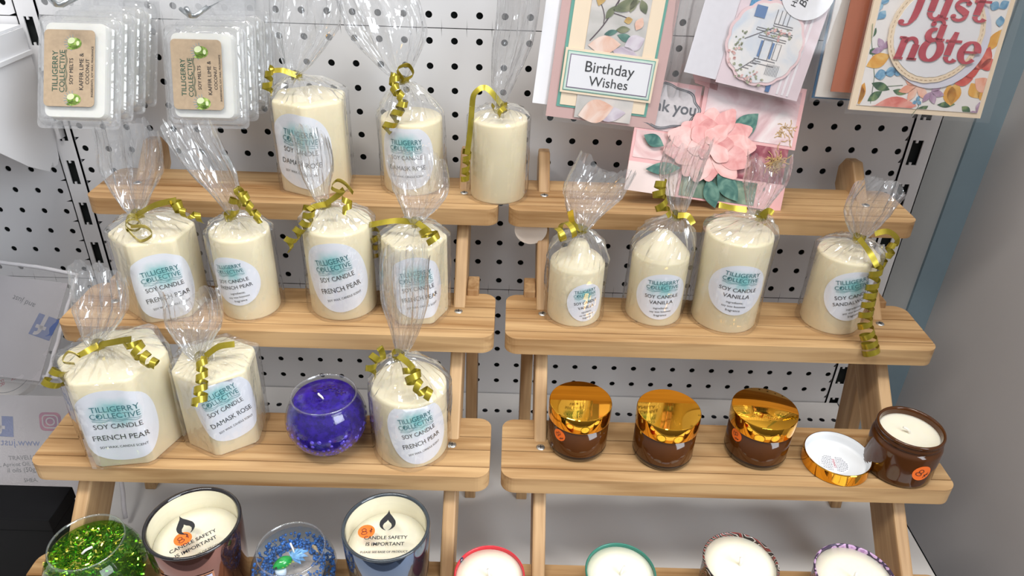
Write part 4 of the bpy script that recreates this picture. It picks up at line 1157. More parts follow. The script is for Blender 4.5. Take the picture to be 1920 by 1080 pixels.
CARDS = {'birthday': {'h': 0.1014, 'o': [0.0914, -0.075, 0.1262], 'u': [0.9953, 0.0, -0.0964], 'v': [0.0953, 0.1479, 0.9844], 'w': 0.1048},
 'house': {'h': 0.081, 'o': [0.2162, -0.075, 0.1712], 'u': [0.9808, 0.0, -0.1952], 'v': [0.1918, 0.1851, 0.9638], 'w': 0.1111},
 'melt1': {'h': 0.1004, 'o': [-0.3696, -0.12, 0.1173], 'u': [1.0, 0.0, 0.0056], 'v': [-0.0049, 0.4981, 0.8671], 'w': 0.0728},
 'melt2': {'h': 0.0894, 'o': [-0.2559, -0.11, 0.1166], 'u': [1.0, 0.0, 0.0058], 'v': [-0.0055, 0.3354, 0.9421], 'w': 0.0745},
 'note': {'h': 0.0942, 'o': [0.3688, -0.09, 0.1459], 'u': [0.9993, 0.0, -0.0369], 'v': [0.0365, 0.1593, 0.9866], 'w': 0.1229},
 'peony': {'h': 0.0917, 'o': [0.1701, -0.0955, 0.0623], 'u': [0.9929, 0.0, -0.1188], 'v': [0.1106, 0.3652, 0.9243], 'w': 0.1564},
 'pouchb': {'h': 0.0955, 'o': [-0.5012, -0.13, -0.1167], 'u': [0.9515, 0.0, -0.3076], 'v': [0.2093, 0.7329, 0.6474], 'w': 0.1016}}
CREAM = mat('cream_card', srgb(244, 224, 196), .6, var=.01); WHITE = mat('white_card', srgb(236, 236, 240), .6, var=.01)
PINKC = mat('dusty_pink_card', srgb(206, 170, 166), .6, var=.02); TEALC = mat('teal_card', srgb(98, 164, 150), .6); MINT = mat('mint_card', srgb(206, 226, 214), .6); PURC = mat('muted_purple_card', srgb(128, 110, 140), .6)
LEAF1 = wc('leaf_green_print', srgb(86, 96, 70), srgb(112, 120, 88), srgb(150, 150, 120)); LEAF2 = wc('leaf_teal_print', srgb(50, 98, 92), srgb(78, 122, 112), srgb(110, 150, 136), 90)
PEACH = wc('peach_print', srgb(226, 168, 140), srgb(236, 196, 176), srgb(244, 222, 210)); OCHRE = wc('ochre_print', srgb(176, 140, 78), srgb(206, 170, 100), srgb(226, 198, 140)); LILAC = wc('lilac_print', srgb(176, 158, 176), srgb(200, 186, 200), srgb(222, 214, 222))
STEM = mat('dark_stem_print', srgb(86, 72, 78), .6)
def card_root(name, label, fr, group=None): return thing(name, label, 'greeting card', fr.o, group)
def sleeve(fr, root, x0, y0, x1, y1, z):
    n = 8; v = []; f = []; rr = random.Random(round(x1*1e4))
    for i in range(n+1):
        for j in range(n+1): v.append(fr.P(x0+(x1-x0)*i/n, y0+(y1-y0)*j/n, z+.0016*rr.random()*(0 if i in (0, n) or j in (0, n) else 1)))
    for i in range(n):
        for j in range(n): a = i*(n+1)+j; f.append((a, a+n+1, a+n+2, a+1))
    mesh_obj('plastic_sleeve', v, f, SLEEVE, root, True)
CG = 'greeting cards hanging on the pegboard'

# --- Birthday Wishes card
d = CARDS['birthday']; fr = Frame(d['o'], d['u'], d['v']); root = card_root('greeting_card', 'dusty pink Birthday Wishes card in a clear sleeve, hanging upright on the pegboard', fr, CG)
H = .150
sheet(fr, 'envelope', box2(-.014, .010, .090, H), WHITE, root, -.003)
sheet(fr, 'card_base', box2(0, 0, .1048, H), PINKC, root, 0, .0014)
sheet(fr, 'teal_mat', box2(.0085, .0105, .0945, H), TEALC, root, .0007)
sheet(fr, 'cream_mat', box2(.0115, .0125, .0920, H), CREAM, root, .0013)
sheet(fr, 'floral_panel', box2(.0265, .0025, .0800, H), wc('pale_floral_print', srgb(186, 184, 178), srgb(206, 202, 198), srgb(222, 214, 208), 28), root, .0020)
m = M2()
for (a, b, w) in (((.030, .072), (.052, .110), .0011), ((.052, .110), (.072, .128), .0008), ((.040, .088), (.034, .108), .0008), ((.046, .098), (.066, .094), .0008), ((.050, .106), (.050, .128), .0007)):
    pts = [(a[0]+(b[0]-a[0])*t/8+.0016*sin(t*.5), a[1]+(b[1]-a[1])*t/8) for t in range(9)]; m.add(ribbon2d(pts, w))
prnt(fr, 'stems', m, STEM, root, .00225)
for nm, mt, L_ in (('leaves', LEAF1, [(.046, .100, .026, .010, 25), (.050, .110, .016, .007, 100), (.062, .100, .014, .006, 75), (.041, .092, .014, .006, 60), (.052, .084, .013, .006, 10), (.070, .112, .013, .007, 300)]),
                   ('teal_leaves', LEAF2, [(.054, .080, .016, .007, -12), (.042, .079, .013, .005, 20), (.045, .132, .014, .007, 40)]),
                   ('buds', OCHRE, [(.033, .102, .015, .009, 80), (.058, .092, .008, .006, 20)]),
                   ('blossoms', PEACH, [(.060, .128, .022, .016, 30), (.070, .086, .012, .008, 70), (.029, .068, .030, .016, 8), (.030, .0045, .034, .022, 20)]),
                   ('lilac_blossoms', LILAC, [(.062, .070, .020, .014, 30), (.052, .066, .024, .012, -5), (.045, .006, .030, .014, 12)])):
    m = M2()
    for (x, y, l, w, a) in L_: m.poly(petal(x, y, l, w, R(a)))
    prnt(fr, nm, m, mt, root, .0023+.00006*len(nm) % .0005)
for nm, i_, mt, z in (('tag_cream', 0, CREAM, .0030), ('tag_teal', .0022, TEALC, .0034), ('tag_mint', .0030, MINT, .0037), ('tag_purple', .0050, PURC, .0040), ('tag_white', .0058, WHITE, .0043)):
    tg = sheet(fr, nm, box2(.0095+i_, .0240+i_, .0955-i_, .0640-i_), mt, root, z, .0005)
m = M2().add(place_text('Birthday', .0525, .0500, width=.0455)).add(place_text('Wishes', .0530, .0375, width=.0365))
prnt(fr, 'lettering', m, INK, tg, .0046)
sleeve(fr, root, -.003, -.003, .112, H, .0060)
fr_b = fr

# --- thank you peony card
d = CARDS['peony']; fr = Frame(d['o'], d['u'], d['v']); root = card_root('greeting_card', 'folded pink thank you card with a paper peony, standing on the right top shelf', fr)
PK = mat('pink_card', srgb(232, 180, 180), .6, var=.02); PKW = wc('blush_print', srgb(214, 170, 170), srgb(232, 204, 202), srgb(240, 226, 226), 30); BURG = wc('burgundy_print', srgb(120, 52, 66), srgb(158, 84, 96), srgb(206, 160, 160), 50)
sheet(fr, 'back_panel', box2(.0, .0, .152, .098), PK, root, 0, .0012)
sheet(fr, 'left_panel', box2(.0, .028, .058, .106), PK, root, .0010)
sheet(fr, 'left_print', box2(.0035, .060, .052, .102), wc('grey_blush_print', srgb(214, 188, 190), srgb(226, 206, 206), srgb(234, 222, 220), 26), root, .0014, .0003)
sheet(fr, 'left_lower_print', box2(.0025, .032, .050, .058), PKW, root, .0014, .0003)
sheet(fr, 'left_foot', box2(.0, .0, .050, .028), mat('pale_blush_card', srgb(232, 214, 210), .6), root, .0011)
sheet(fr, 'top_fold', [(.042, .124), (.072, .112), (.072, .104), (.050, .108)], PK, root, .0030, .0006)
sheet(fr, 'right_panel', box2(.060, .060, .158, .118), PK, root, .0026)
sheet(fr, 'right_print', box2(.064, .063, .154, .114), wc('rose_wash_print', srgb(196, 150, 156), srgb(226, 200, 202), srgb(236, 226, 226), 26), root, .0030, .0003)
sheet(fr, 'burgundy_panel', box2(.096, .026, .152, .062), BURG, root, .0024)
sheet(fr, 'lower_panel', box2(.050, .0, .156, .026), PK, root, .0022)
sheet(fr, 'green_print', box2(.053, .002, .128, .024), wc('green_leaf_print', srgb(62, 92, 80), srgb(96, 124, 108), srgb(146, 164, 142), 50), root, .0027, .0003)
m = M2(); rr = random.Random(5)
for i in range(90):
    cx, cy = (.146, .068+.012*rr.random()) if i < 30 else (.142, .046)
    a = rr.uniform(0, 6.28); l = rr.uniform(.004, .012) if i >= 30 else rr.uniform(.003, .008); x, y = cx+rr.uniform(-.004, .004)*(1.5), cy+rr.uniform(-.005, .005)
    m.add(ribbon2d([(x, y), (x+l*.5*cos(a), y+l*.5*sin(a)), (x+l*cos(a+.3)*.9, y+l*sin(a+.3)*.9)], .0007))
prnt(fr, 'straw_stamens', m, mat('straw_print', srgb(198, 164, 108), .6, var=.3, scale=300), root, .0034)
# thank-you tag
sc = []
for i in range(96):
    t = 2*pi*i/96; q = 1+.05*cos(8*t); sc.append((.023+.036*cos(t)*q, .083+.0210*sin(t)*q))
tg = sheet(fr, 'tag', sc, mat('grey_tag', srgb(196, 190, 192), .6, var=.08, scale=200), root, .0024, .0006)
m = M2().add(ribbon2d([(.023+(x-.023)*.93, .083+(y-.083)*.91) for x, y in sc+sc[:1]], .0007)).add(ribbon2d([(.023+(x-.023)*.98, .083+(y-.083)*.97) for x, y in sc+sc[:1]], .0009)).add(place_text('thank you', .0255, .0835, width=.060, bold=.014))
prnt(fr, 'lettering', m, GREYINK, tg, .0027)
PETA = [wc('peony_pink_%s' % a, srgb(*c1), srgb(*c2), srgb(*c3), 60) for a, c1, c2, c3 in (('light', (230, 168, 164), (238, 188, 184), (244, 206, 202)), ('mid', (222, 150, 148), (232, 172, 170), (240, 196, 192)), ('deep', (208, 132, 132), (222, 156, 154), (234, 182, 178)))]
cx, cy = .072, .053
for (x, y, l, w, a) in ((.094, .062, .034, .020, 52), (.086, .030, .036, .018, -46), (.030, .046, .022, .012, 160), (.050, .028, .034, .012, 190), (.078, .022, .030, .016, -66)):
    sheet(fr, 'leaf', petal(x, y, l, w, R(a)), LEAF2, root, .0050, .0005)
def lobe(x, y, l, w, a): # wavy petal
    p = []
    for i in range(28):
        t = 2*pi*i/28; q = 1+.06*cos(5*t); px_ = l/2+l/2*cos(t)*q; py_ = w/2*sin(t)*q*(.72+.28*cos(t)*.6+.1); p.append((px_, py_))
    c_, s_ = cos(a), sin(a); return [(x+c_*u-s_*v_, y+s_*u+c_*v_) for u, v_ in p]
for i, (a, l, w, k_, z) in enumerate(((195, .042, .026, 1, .0056), (172, .040, .024, 0, .0060), (150, .032, .024, 1, .0058), (120, .031, .024, 1, .0062), (92, .034, .026, 0, .0060), (62, .040, .022, 1, .0064), (28, .044, .024, 1, .0056), (5, .046, .026, 0, .0060), (-18, .044, .026, 1, .0064), (-40, .042, .022, 0, .0060), (215, .034, .022, 0, .0064), (240, .036, .024, 1, .0058), (-78, .034, .026, 1, .0056), (-100, .036, .026, 0, .0060))):
    sheet(fr, 'petal', lobe(cx, cy, l, w, R(a)), PETA[k_], root, z, .0005)
for i, (a, l, w, k_, z) in enumerate(((100, .024, .024, 2, .0070), (55, .024, .018, 0, .0073), (140, .022, .020, 1, .0074), (10, .024, .018, 2, .0071), (-30, .024, .018, 0, .0075), (200, .020, .018, 0, .0072), (80, .016, .018, 0, .0078), (250, .014, .014, 2, .0076))):
    sheet(fr, 'petal', lobe(cx, cy, l, w, R(a)), PETA[k_], root, z, .0005)

# --- house card
d = CARDS['house']; fr = Frame(d['o'], d['u'], d['v']); root = card_root('greeting_card', 'tilted Happy Birthday card with a scalloped porch picture and a blue band', fr, CG)
BLUEP = wc('blue_glitter_card', srgb(66, 126, 172), srgb(86, 148, 190), srgb(110, 168, 204), 220)
H = .135
sheet(fr, 'envelope', box2(.0, .0, .085, H), mat('white_linen_envelope', srgb(222, 220, 226), .7, var=.02, scale=200), root, -.0012)
sheet(fr, 'card_base', box2(.031, -.002, .1111, H), mat('pale_pink_card', srgb(226, 208, 214), .6), root, .0002, .0012)
for i, x in enumerate((.089, .094, .099)): sheet(fr, 'stripe', box2(x, .0, x+.0022, H), mat('soft_white_stripe', srgb(238, 232, 236), .6), root, .0006, .0003)
sheet(fr, 'blue_panel', box2(.040, .062, .086, H), BLUEP, root, .0012)
sheet(fr, 'blue_foot', box2(.078, .000, .082, .012), mat('denim_blue_card', srgb(70, 110, 160), .6), root, .0013)
sc = []
for i in range(120):
    t = 2*pi*i/120; q = 1+.045*abs(sin(7*t)); sc.append((.064+.035*cos(t)*q, .040+.036*sin(t)*q))
pic = sheet(fr, 'scalloped_picture', sc, mat('pink_scallop_card', srgb(234, 204, 206), .6), root, .0019)
sheet(fr, 'picture_print', [(.064+(x-.064)*.93, .040+(y-.040)*.93) for x, y in sc], wc('pale_sky_print', srgb(206, 214, 226), srgb(226, 226, 228), srgb(238, 232, 228), 40), pic, .0023, .0003)
GREYL = mat('pencil_grey', srgb(110, 108, 112), .6); m = M2(); rr = random.Random(9)
for b_ in ((.058, .022, .078, .026), (.056, .044, .082, .046), (.062, .026, .070, .043), (.074, .028, .079, .042), (.052, .050, .086, .052), (.066, .056, .084, .058)):
    p = box2(*b_); m.add(ribbon2d(p+p[:1], .0006))
for i in range(9): m.add(ribbon2d([(.072+.0014*i, .014), (.072+.0014*i, .024)], .0004))
for i in range(4): m.add(ribbon2d([(.050+.003*i, .016+.0026*i), (.056+.003*i, .016+.0026*i)], .0006)); m.add(ribbon2d([(.066+.004*i, .058), (.066+.004*i, .070)], .0006))
m.add(ribbon2d([(.044, .040), (.066, .054), (.086, .050)], .0008)); m.add(ribbon2d([(.046, .012), (.060, .026)], .0008))
prnt(fr, 'house_lines', m, GREYL, pic, .0026)
for nm, mt, n_, reg in (('bushes', wc('bush_green_print', srgb(110, 120, 96), srgb(150, 156, 130), srgb(190, 186, 160), 200), 46, ((.040, .004, .074, .018), (.036, .030, .046, .048), (.062, .046, .084, .056))), ('flowers', wc('pink_flower_print', srgb(206, 150, 150), srgb(222, 178, 172), srgb(236, 208, 204), 300), 30, ((.034, .018, .044, .032), (.060, .046, .082, .056), (.050, .006, .066, .014))), ('shutters', mat('shutter_blue', srgb(98, 130, 176), .6), 0, ())):
    m = M2()
    for i in range(n_):
        a = reg[i % len(reg)]; m.poly(petal(rr.uniform(a[0], a[2]), rr.uniform(a[1], a[3]), rr.uniform(.0016, .004), rr.uniform(.0014, .003), rr.uniform(0, 6.2)))
    if nm == 'shutters': m.poly(box2(.0595, .028, .0615, .042)); m.poly(box2(.0705, .028, .0725, .042)); m.poly(box2(.046, .060, .056, .070))
    prnt(fr, nm, m, mt, pic, .0027 if nm == 'bushes' else .0028)
N = 40; tg = sheet(fr, 'round_tag', ellipse(.087, .0905, .0245, .0245, 0, N), WHITE, root, .0030)
m = M2().add(place_text('Happy', .078, .084, width=.017, rot=R(84))).add(place_text('Birthday', .0865, .094, width=.034, rot=R(84), shear=.25))
prnt(fr, 'lettering', m, INK, tg, .0033)
sleeve(fr, root, -.002, -.004, .118, H, .0045)
fr_h = fr

# --- just a note card
d = CARDS['note']; fr = Frame(d['o'], d['u'], d['v']); root = card_root('greeting_card', 'floral just a note card with red lettering in a clear sleeve, rightmost of the cards', fr, CG)
H = .150; W_ = d['w']
sheet(fr, 'card_base', box2(0, 0, W_, H), CREAM, root, 0, .0030)
sheet(fr, 'floral_panel', box2(.0055, .0045, W_-.0045, H), mat('white_print_paper', srgb(240, 236, 234), .6), root, .0006)
CORAL = wc('coral_print', srgb(214, 100, 92), srgb(228, 132, 120), srgb(238, 166, 152), 60); YEL = wc('yellow_print', srgb(222, 150, 52), srgb(234, 178, 84), srgb(242, 204, 130), 60); BLU = wc('blue_flower_print', srgb(92, 146, 186), srgb(122, 170, 202), srgb(160, 196, 216), 120); PCH = wc('peach_flower_print', srgb(236, 150, 120), srgb(244, 182, 156), srgb(248, 206, 186), 60); MAU = wc('mauve_print', srgb(160, 126, 156), srgb(184, 154, 182), srgb(206, 184, 204), 90); GRN = wc('deep_leaf_print', srgb(44, 78, 58), srgb(74, 110, 78), srgb(128, 152, 100), 80); RED = wc('red_bloom_print', srgb(200, 66, 60), srgb(216, 92, 82), srgb(232, 130, 112), 60)
def P2(px_, py_): # crop position -> card plane
    X = (px_-248)/2.7*.0005; Y = (553-py_)/2.7*.00054
    return (X-.29*(Y), Y)
ART = [('leaves', GRN, [(365, 430, 100, 34, -15), (470, 455, 70, 26, -10), (340, 510, 80, 36, 40), (690, 505, 90, 26, 5), (815, 505, 60, 30, -30), (570, 560, 80, 34, 40), (345, 300, 70, 26, 10), (370, 240, 50, 22, 75), (375, 215, 46, 20, 110)], .00085),
       ('yellow_flowers', YEL, [(340, 360, 120, 60, 30), (300, 430, 110, 50, -75), (330, 430, 110, 44, -100), (410, 40, 120, 70, 15), (440, 20, 70, 60, 60), (750, 410, 110, 56, -70), (790, 400, 110, 60, -88), (860, 400, 90, 56, -50), (890, 440, 80, 40, -20), (940, 260, 110, 50, 70)], .00095),
       ('coral_flowers', CORAL, [(350, 545, 230, 92, 8), (655, 565, 200, 60, 0)], .00105),
       ('peach_flowers', PCH, [(590, 430, 90, 34, 200), (590, 430, 80, 34, 250), (590, 430, 80, 34, 150), (590, 430, 90, 34, 60), (590, 430, 90, 34, 320), (590, 430, 84, 30, 100), (880, 380, 110, 60, -30)], .00110),
       ('red_flower', RED, [(900, 340, 110, 60, 80), (900, 340, 90, 60, 140), (900, 340, 80, 56, 200), (900, 330, 90, 50, 20), (870, 380, 90, 40, 200)], .00115),
       ('blue_flowers', BLU, [(380, 400, 60, 44, 20), (430, 385, 60, 40, 20), (470, 375, 56, 40, 10), (410, 160, 46, 34, 60), (410, 160, 46, 34, 160), (410, 130, 50, 36, 100), (430, 100, 46, 34, 70), (990, 80, 50, 36, 40), (990, 80, 50, 36, 160), (1000, 110, 50, 36, 280), (590, 495, 26, 16, 90), (590, 495, 26, 16, 210), (590, 495, 26, 16, 330)], .00120),
       ('mauve_flowers', MAU, [(660, 450, 66, 28, 300), (660, 450, 70, 28, 350), (660, 450, 60, 28, 40), (660, 450, 60, 26, 240), (890, 525, 50, 22, 90), (890, 525, 50, 22, 30), (890, 525, 46, 22, 300), (890, 525, 46, 22, 200), (430, 280, 60, 26, 130), (430, 280, 60, 26, 200), (430, 280, 50, 26, 60), (960, 20, 50, 24, 60)], .00125)]
for nm, mt, L_, z in ART:
    m = M2()
    for (x, y, l, w, a) in L_:
        q = P2(x, y); pts = petal(q[0], q[1], l/2.7*.0005, w/2.7*.0005*1.15, R(a))
        pts = [(max(.006, min(W_-.005, u)), max(.005, v_)) for u, v_ in pts]; m.poly(pts)
    prnt(fr, nm, m, mt, root, z)
m = M2()
for pts in ([(355, 520), (380, 400), (372, 250), (380, 180)], [(560, 560), (596, 520), (606, 460)], [(440, 440), (520, 430)]):
    m.add(ribbon2d([P2(*p) for p in pts], .0005))
prnt(fr, 'stems', m, GRN, root, .0009)
cxn, cyn = .0605, .0705
rr = random.Random(2)
tg0 = sheet(fr, 'lavender_disc', ellipse(cxn+.006, cyn-.004, .043, .043, 0, 60), mat('pale_lavender_card', srgb(222, 222, 236), .6), root, .0018)  # pale lavender disc, offset behind the cream disc
tg = sheet(fr, 'cream_disc', [(cxn+.0425*cos(t)*(1+.006*sin(23*t)), cyn+.0425*sin(t)*(1+.006*sin(19*t))) for t in [2*pi*i/120 for i in range(120)]], CREAM, root, .0026)
sheet(fr, 'white_disc', [(cxn+.0375*cos(t)*(1+.005*sin(31*t)), cyn+.0375*sin(t)*(1+.005*sin(27*t))) for t in [2*pi*i/120 for i in range(120)]], WHITE, tg, .0030)
m = M2()
for i in range(60): a = 2*pi*i/60; m.add(ribbon2d([(cxn+.0402*cos(a+q), cyn+.0402*sin(a+q)) for q in (0, .03, .06)], .0005))
prnt(fr, 'stitching', m, mat('tan_thread', srgb(196, 168, 132), .7), tg, .0029)
# red slab lettering drawn with thick and thin strokes
def arc(cx, cy, rx, ry, a0, a1, n=14): return [(cx+rx*cos(R(a0+(a1-a0)*i/n)), cy+ry*sin(R(a0+(a1-a0)*i/n))) for i in range(n+1)]
def sw(n, a, b): return [a+(b-a)*math.sin(pi*i/n)**1 for i in range(n+1)]
def glyph(ch):
    g = M2()
    if ch == 'j': g.add(ribbon2d([(.12, 1.0), (.36, 1.0)], .10)); g.add(ribbon2d([(.30, 1.02), (.28, .4), (.24, 0), (.16, -.24)], [.24, .24, .22, .14])); g.add(ribbon2d(arc(-.02, -.20, .19, .16, -10, -150), .10)); g.poly(ellipse(-.14, -.22, .10, .10)); g.poly(ellipse(.32, 1.36, .15, .15))
    if ch == 'u': g.add(ribbon2d([(.0, .97), (.24, .97)], .10)); g.add(ribbon2d([(.19, 1.0), (.17, .35)], .24)); g.add(ribbon2d(arc(.36, .30, .20, .28, 180, 340), sw(14, .2, .12))); g.add(ribbon2d([(.48, .97), (.70, .97)], .10)); g.add(ribbon2d([(.66, 1.0), (.62, .02)], .24)); g.add(ribbon2d([(.60, .05), (.82, .06)], .10))
    if ch == 's': g.add(ribbon2d(arc(.30, .72, .22, .24, 30, 200), sw(14, .10, .14))); g.add(ribbon2d([(.11, .66), (.28, .52), (.46, .38), (.48, .26)], [.18, .26, .26, .18])); g.add(ribbon2d(arc(.28, .26, .22, .24, 10, -160), sw(14, .12, .14))); g.poly(ellipse(.47, .82, .09, .10)); g.poly(ellipse(.09, .20, .09, .10))
    if ch == 't': g.add(ribbon2d([(.30, 1.36), (.24, .9), (.22, .32)], [.16, .24, .24])); g.add(ribbon2d(arc(.38, .28, .18, .25, 185, 330), sw(14, .20, .10))); g.add(ribbon2d([(.02, .95), (.58, .95)], .12))
    if ch == 'a': g.add(ribbon2d(arc(.34, .72, .22, .26, 160, 0), sw(14, .11, .13))); g.add(ribbon2d([(.56, .76), (.54, .05)], .24)); g.add(ribbon2d(arc(.30, .28, .21, .25, 70, 330), sw(14, .12, .24))); g.add(ribbon2d([(.50, .07), (.76, .07)], .11)); g.poly(ellipse(.17, .76, .10, .10))
    if ch == 'n': g.add(ribbon2d([(.0, .97), (.22, .97)], .10)); g.add(ribbon2d([(.20, 1.0), (.14, .0)], .24)); g.add(ribbon2d([(.0, .05), (.32, .05)], .10)); g.add(ribbon2d(arc(.44, .66, .20, .30, 165, 0), sw(14, .12, .16))); g.add(ribbon2d([(.64, .70), (.60, .02)], .24)); g.add(ribbon2d([(.46, .05), (.80, .05)], .10))
    if ch == 'o':
        P_ = arc(.36, .50, .30, .46, 0, 360, 32); g.add(ribbon2d(P_, [.12+.14*abs(cos(2*pi*i/32)) for i in range(33)]))
    if ch == 'e': g.add(ribbon2d(arc(.34, .50, .28, .46, 0, 320, 24), [.10+.15*abs(sin(R((i/24)*320-90)))*(1 if i < 20 else .6) for i in range(25)])); g.add(ribbon2d([(.12, .52), (.60, .52)], .10))
    return g
def word(s, adv, x, y, size, sxw, slant=.06, rot=0):
    m = M2(); cx_ = 0
    for ch, a in zip(s, adv):
        g = glyph(ch); v = []
        for (u, w_) in g.v: X = (cx_+u+slant*w_)*sxw; Y = w_*size; v.append((x+X*cos(rot)-Y*sin(rot), y+X*sin(rot)+Y*cos(rot)))
        m.add((v, g.f)); cx_ += a
    return m
REDL = wc('red_letter_card', srgb(176, 62, 78), srgb(192, 76, 90), srgb(204, 96, 106), 40)
for s, adv, x, y, sz, sxw, z in (('just', (.56, .88, .62, .6), .0300, .0820, .0175, .0262, .0040), ('a', (1,), .0500, .0640, .0185, .0235, .0044), ('note', (.86, .74, .62, .6), .0270, .0468, .0190, .0256, .0040)):
    m = word(s, adv, x, y, sz, sxw)
    for zz in (z, z-.0004): prnt(fr, 'lettering', m, REDL, tg, zz)
sleeve(fr, root, -.006, -.003, W_+.006, H, .0055)
fr_n = fr

# --- other cards tucked in between
def plain_card(o, w, h, m, label, dx=0, n=0, frm=None, sl=True):
    f_ = Frame(o, frm.u, frm.v); root = card_root('greeting_card', label, f_, CG)
    sheet(f_, 'card_base', box2(0, 0, w, h), m, root, 0, .0016)
    if sl: sleeve(f_, root, -.003, -.003, w+.003, h, .0016)
    return root
plain_card((.3438, -.062, .1475), .105, .14, mat('blue_card', srgb(60, 124, 172), .6), 'blue card hanging behind the just a note card, its lower edge showing', frm=fr_n)
plain_card((.3440, -.068, .1505), .075, .14, mat('ivory_card', srgb(226, 220, 212), .6), 'ivory card between the tilted birthday card and the note card', frm=fr_n)
plain_card((.3540, -.076, .1580), .060, .13, mat('terracotta_card', srgb(178, 100, 66), .6, var=.05), 'terracotta brown card just left of the note card', frm=fr_n)
plain_card((.2650, -.050, .1500), .0660, .13, mat('burgundy_card', srgb(120, 40, 62), .6), 'burgundy card edge peeking out behind the tilted birthday card', frm=fr_h)
plain_card((.2700, -.058, .1450), .0600, .13, mat('rose_card', srgb(206, 150, 160), .6), 'rose pink card edge showing right of the tilted birthday card', frm=fr_h)
# clear strip with mirrored print between two cards
f_ = Frame((.1985, -.060, .185), (1, 0, -.03), (.10, .10, .99)); root = thing('plastic_strip', 'clear plastic sleeve strip hanging between the two birthday cards', 'plastic sleeve', f_.o)
rr = random.Random(6); n = 7; v = []; f = []
for i in range(n+1):
    for j in range(n+1): v.append(f_.P(.028*i/n+.002*sin(j), -.040+.115*j/n, .004*sin(i*2.1)+.0015*rr.random()))
for i in range(n):
    for j in range(n): a = i*(n+1)+j; f.append((a, a+n+1, a+n+2, a+1))
st = mesh_obj('strip_film', v, f, FILMP, root)
m = M2().add(place_text('REMOVE T', 0, 0, width=.022)); m.v = [(.016-x, .050+y) for x, y in m.v]; m.f = [q[::-1] for q in m.f]
mesh_obj('lettering', [f_.P(x, y, .0065) for x, y in m.v], m.f, GREYINK, st)

# --- clamshells of wax melts on hooks
KRAFT = mat('kraft_label', srgb(170, 149, 124), .8, var=.07, scale=260); MELTG = wc('lime_green_print', srgb(70, 100, 34), srgb(120, 150, 60), srgb(176, 196, 110), 200)
def clamshell(fr, w, h, dz, label, group, printed):
    root = thing('wax_melt_clamshell', label, 'wax melts', fr.P(0, 0, dz), group)
    def shell(x0, y0, x1, y1, r0, z0, z1, inset):
        a = rrect(x0, y0, x1, y1, r0); b = rrect(x0+inset*.5, y0+inset*.5, x1-inset*.5, y1-inset*.5, r0); c_ = rrect(x0+inset, y0+inset, x1-inset, y1-inset, r0*.9)
        n = len(a); v = [fr.P(x, y, dz+z0) for x, y in a]+[fr.P(x, y, dz+z0+(z1-z0)*.85) for x, y in b]+[fr.P(x, y, dz+z1) for x, y in c_]
        f = [(i, (i+1) % n, (i+1) % n+n, i+n) for i in range(n)]+[(i+n, (i+1) % n+n, (i+1) % n+2*n, i+2*n) for i in range(n)]+[tuple(range(2*n, 3*n))]
        return v, f
    mb = MB(); mb.add(*shell(.0015, .0015, w-.0015, h, .006, 0, .0070, .003)); mb.add(*shell(.006, .006, w-.006, h-.006, .006, .0068, .0092, .002))
    mb.build('clear_shell', PLAST, root)
    # flange with hang tab
    fl = rrect(-.001, -.001, w+.001, h+.024, .005); sheet(fr, 'flange', fl, PLAST, root, dz+.0004, .0006)
    mb = MB(); v, f = shell(.0085, .0075, w-.0095, h-.0070, .006, -.0064, .0062, .001)
    mb.add(v, f); mb.add([fr.P(x, y, dz-.0064) for x, y in rrect(.0085, .0075, w-.0095, h-.0070, .006)][::-1], [tuple(range(len(fl)))])
    mb.build('wax', MELTW, root, False)
    mb = MB(); v, f = shell(.0015, .0015, w-.0015, h, .006, 0, -.0072, .002); mb.add(v, [q[::-1] for q in f]); mb.build('back_shell', PLAST, root)
    if printed:
        x0, y0, x1, y1 = w*.14, h*.17, w*.755, h*.85
        lb = sheet(fr, 'label', rrect(x0, y0, x1, y1, .004), KRAFT, root, dz+.0098, .0003)
        T = M2(); G = M2()
        def rt(m, s, x, y, wd): m.add(place_text(s, x, y, width=wd, rot=R(90)))
        W2, H2 = x1-x0, y1-y0
        rt(G, 'TILLIGERRY', x0+W2*.22, y0+H2*.46, H2*.53); rt(G, 'COLLECTIVE', x0+W2*.36, y0+H2*.46, H2*.55)
        for k_ in range(2): G.add(ribbon2d([(x0+W2*(.43+.02*k_)+.0006*sin(i*.8), y0+H2*(.19+.55*i/24)) for i in range(25)], .00035))
        rt(T, 'SOY MELTS', x0+W2*.54, y0+H2*.46, H2*.34); rt(T, 'KAFFIR LIME &', x0+W2*.74, y0+H2*.46, H2*.48); rt(T, 'COCONUT', x0+W2*.86, y0+H2*.46, H2*.33); rt(T, 'INGREDIENTS, SOY WAX, FRAGRANCE', x0+W2*.955, y0+H2*.46, H2*.66)
        prnt(fr, 'logo', G, mat('dark_green_ink', srgb(44, 82, 66), .6, var=.2), lb, dz+.0101); prnt(fr, 'lettering', T, INK, lb, dz+.0101)
        for yy in (y0+H2*.10, y0+H2*.83):
            A = M2(); B = M2(); C_ = M2()
            xx = x0+W2*.58
            for k_ in range(9): a = R(95+k_*20); C_.add(ribbon2d([(xx, yy), (xx+.0085*cos(a), yy+.0075*sin(a))], .0004))
            A.poly(ellipse(xx+.001, yy-.0004, .0062, .0050)); A.poly(petal(xx-.006, yy-.005, .012, .004, R(10))); B.poly(ellipse(xx-.0018, yy+.0018, .0034, .0026, .4)); B.poly(ellipse(xx+.0040, yy-.0004, .0014, .0021))
            prnt(fr, 'splash_print', C_, mat('pale_blue_ink', srgb(120, 150, 160), .6), lb, dz+.0100); prnt(fr, 'lime_print', A, MELTG, lb, dz+.01005); prnt(fr, 'coconut_print', B, mat('pale_lime_ink', srgb(206, 214, 170), .6), lb, dz+.0103)
    return root
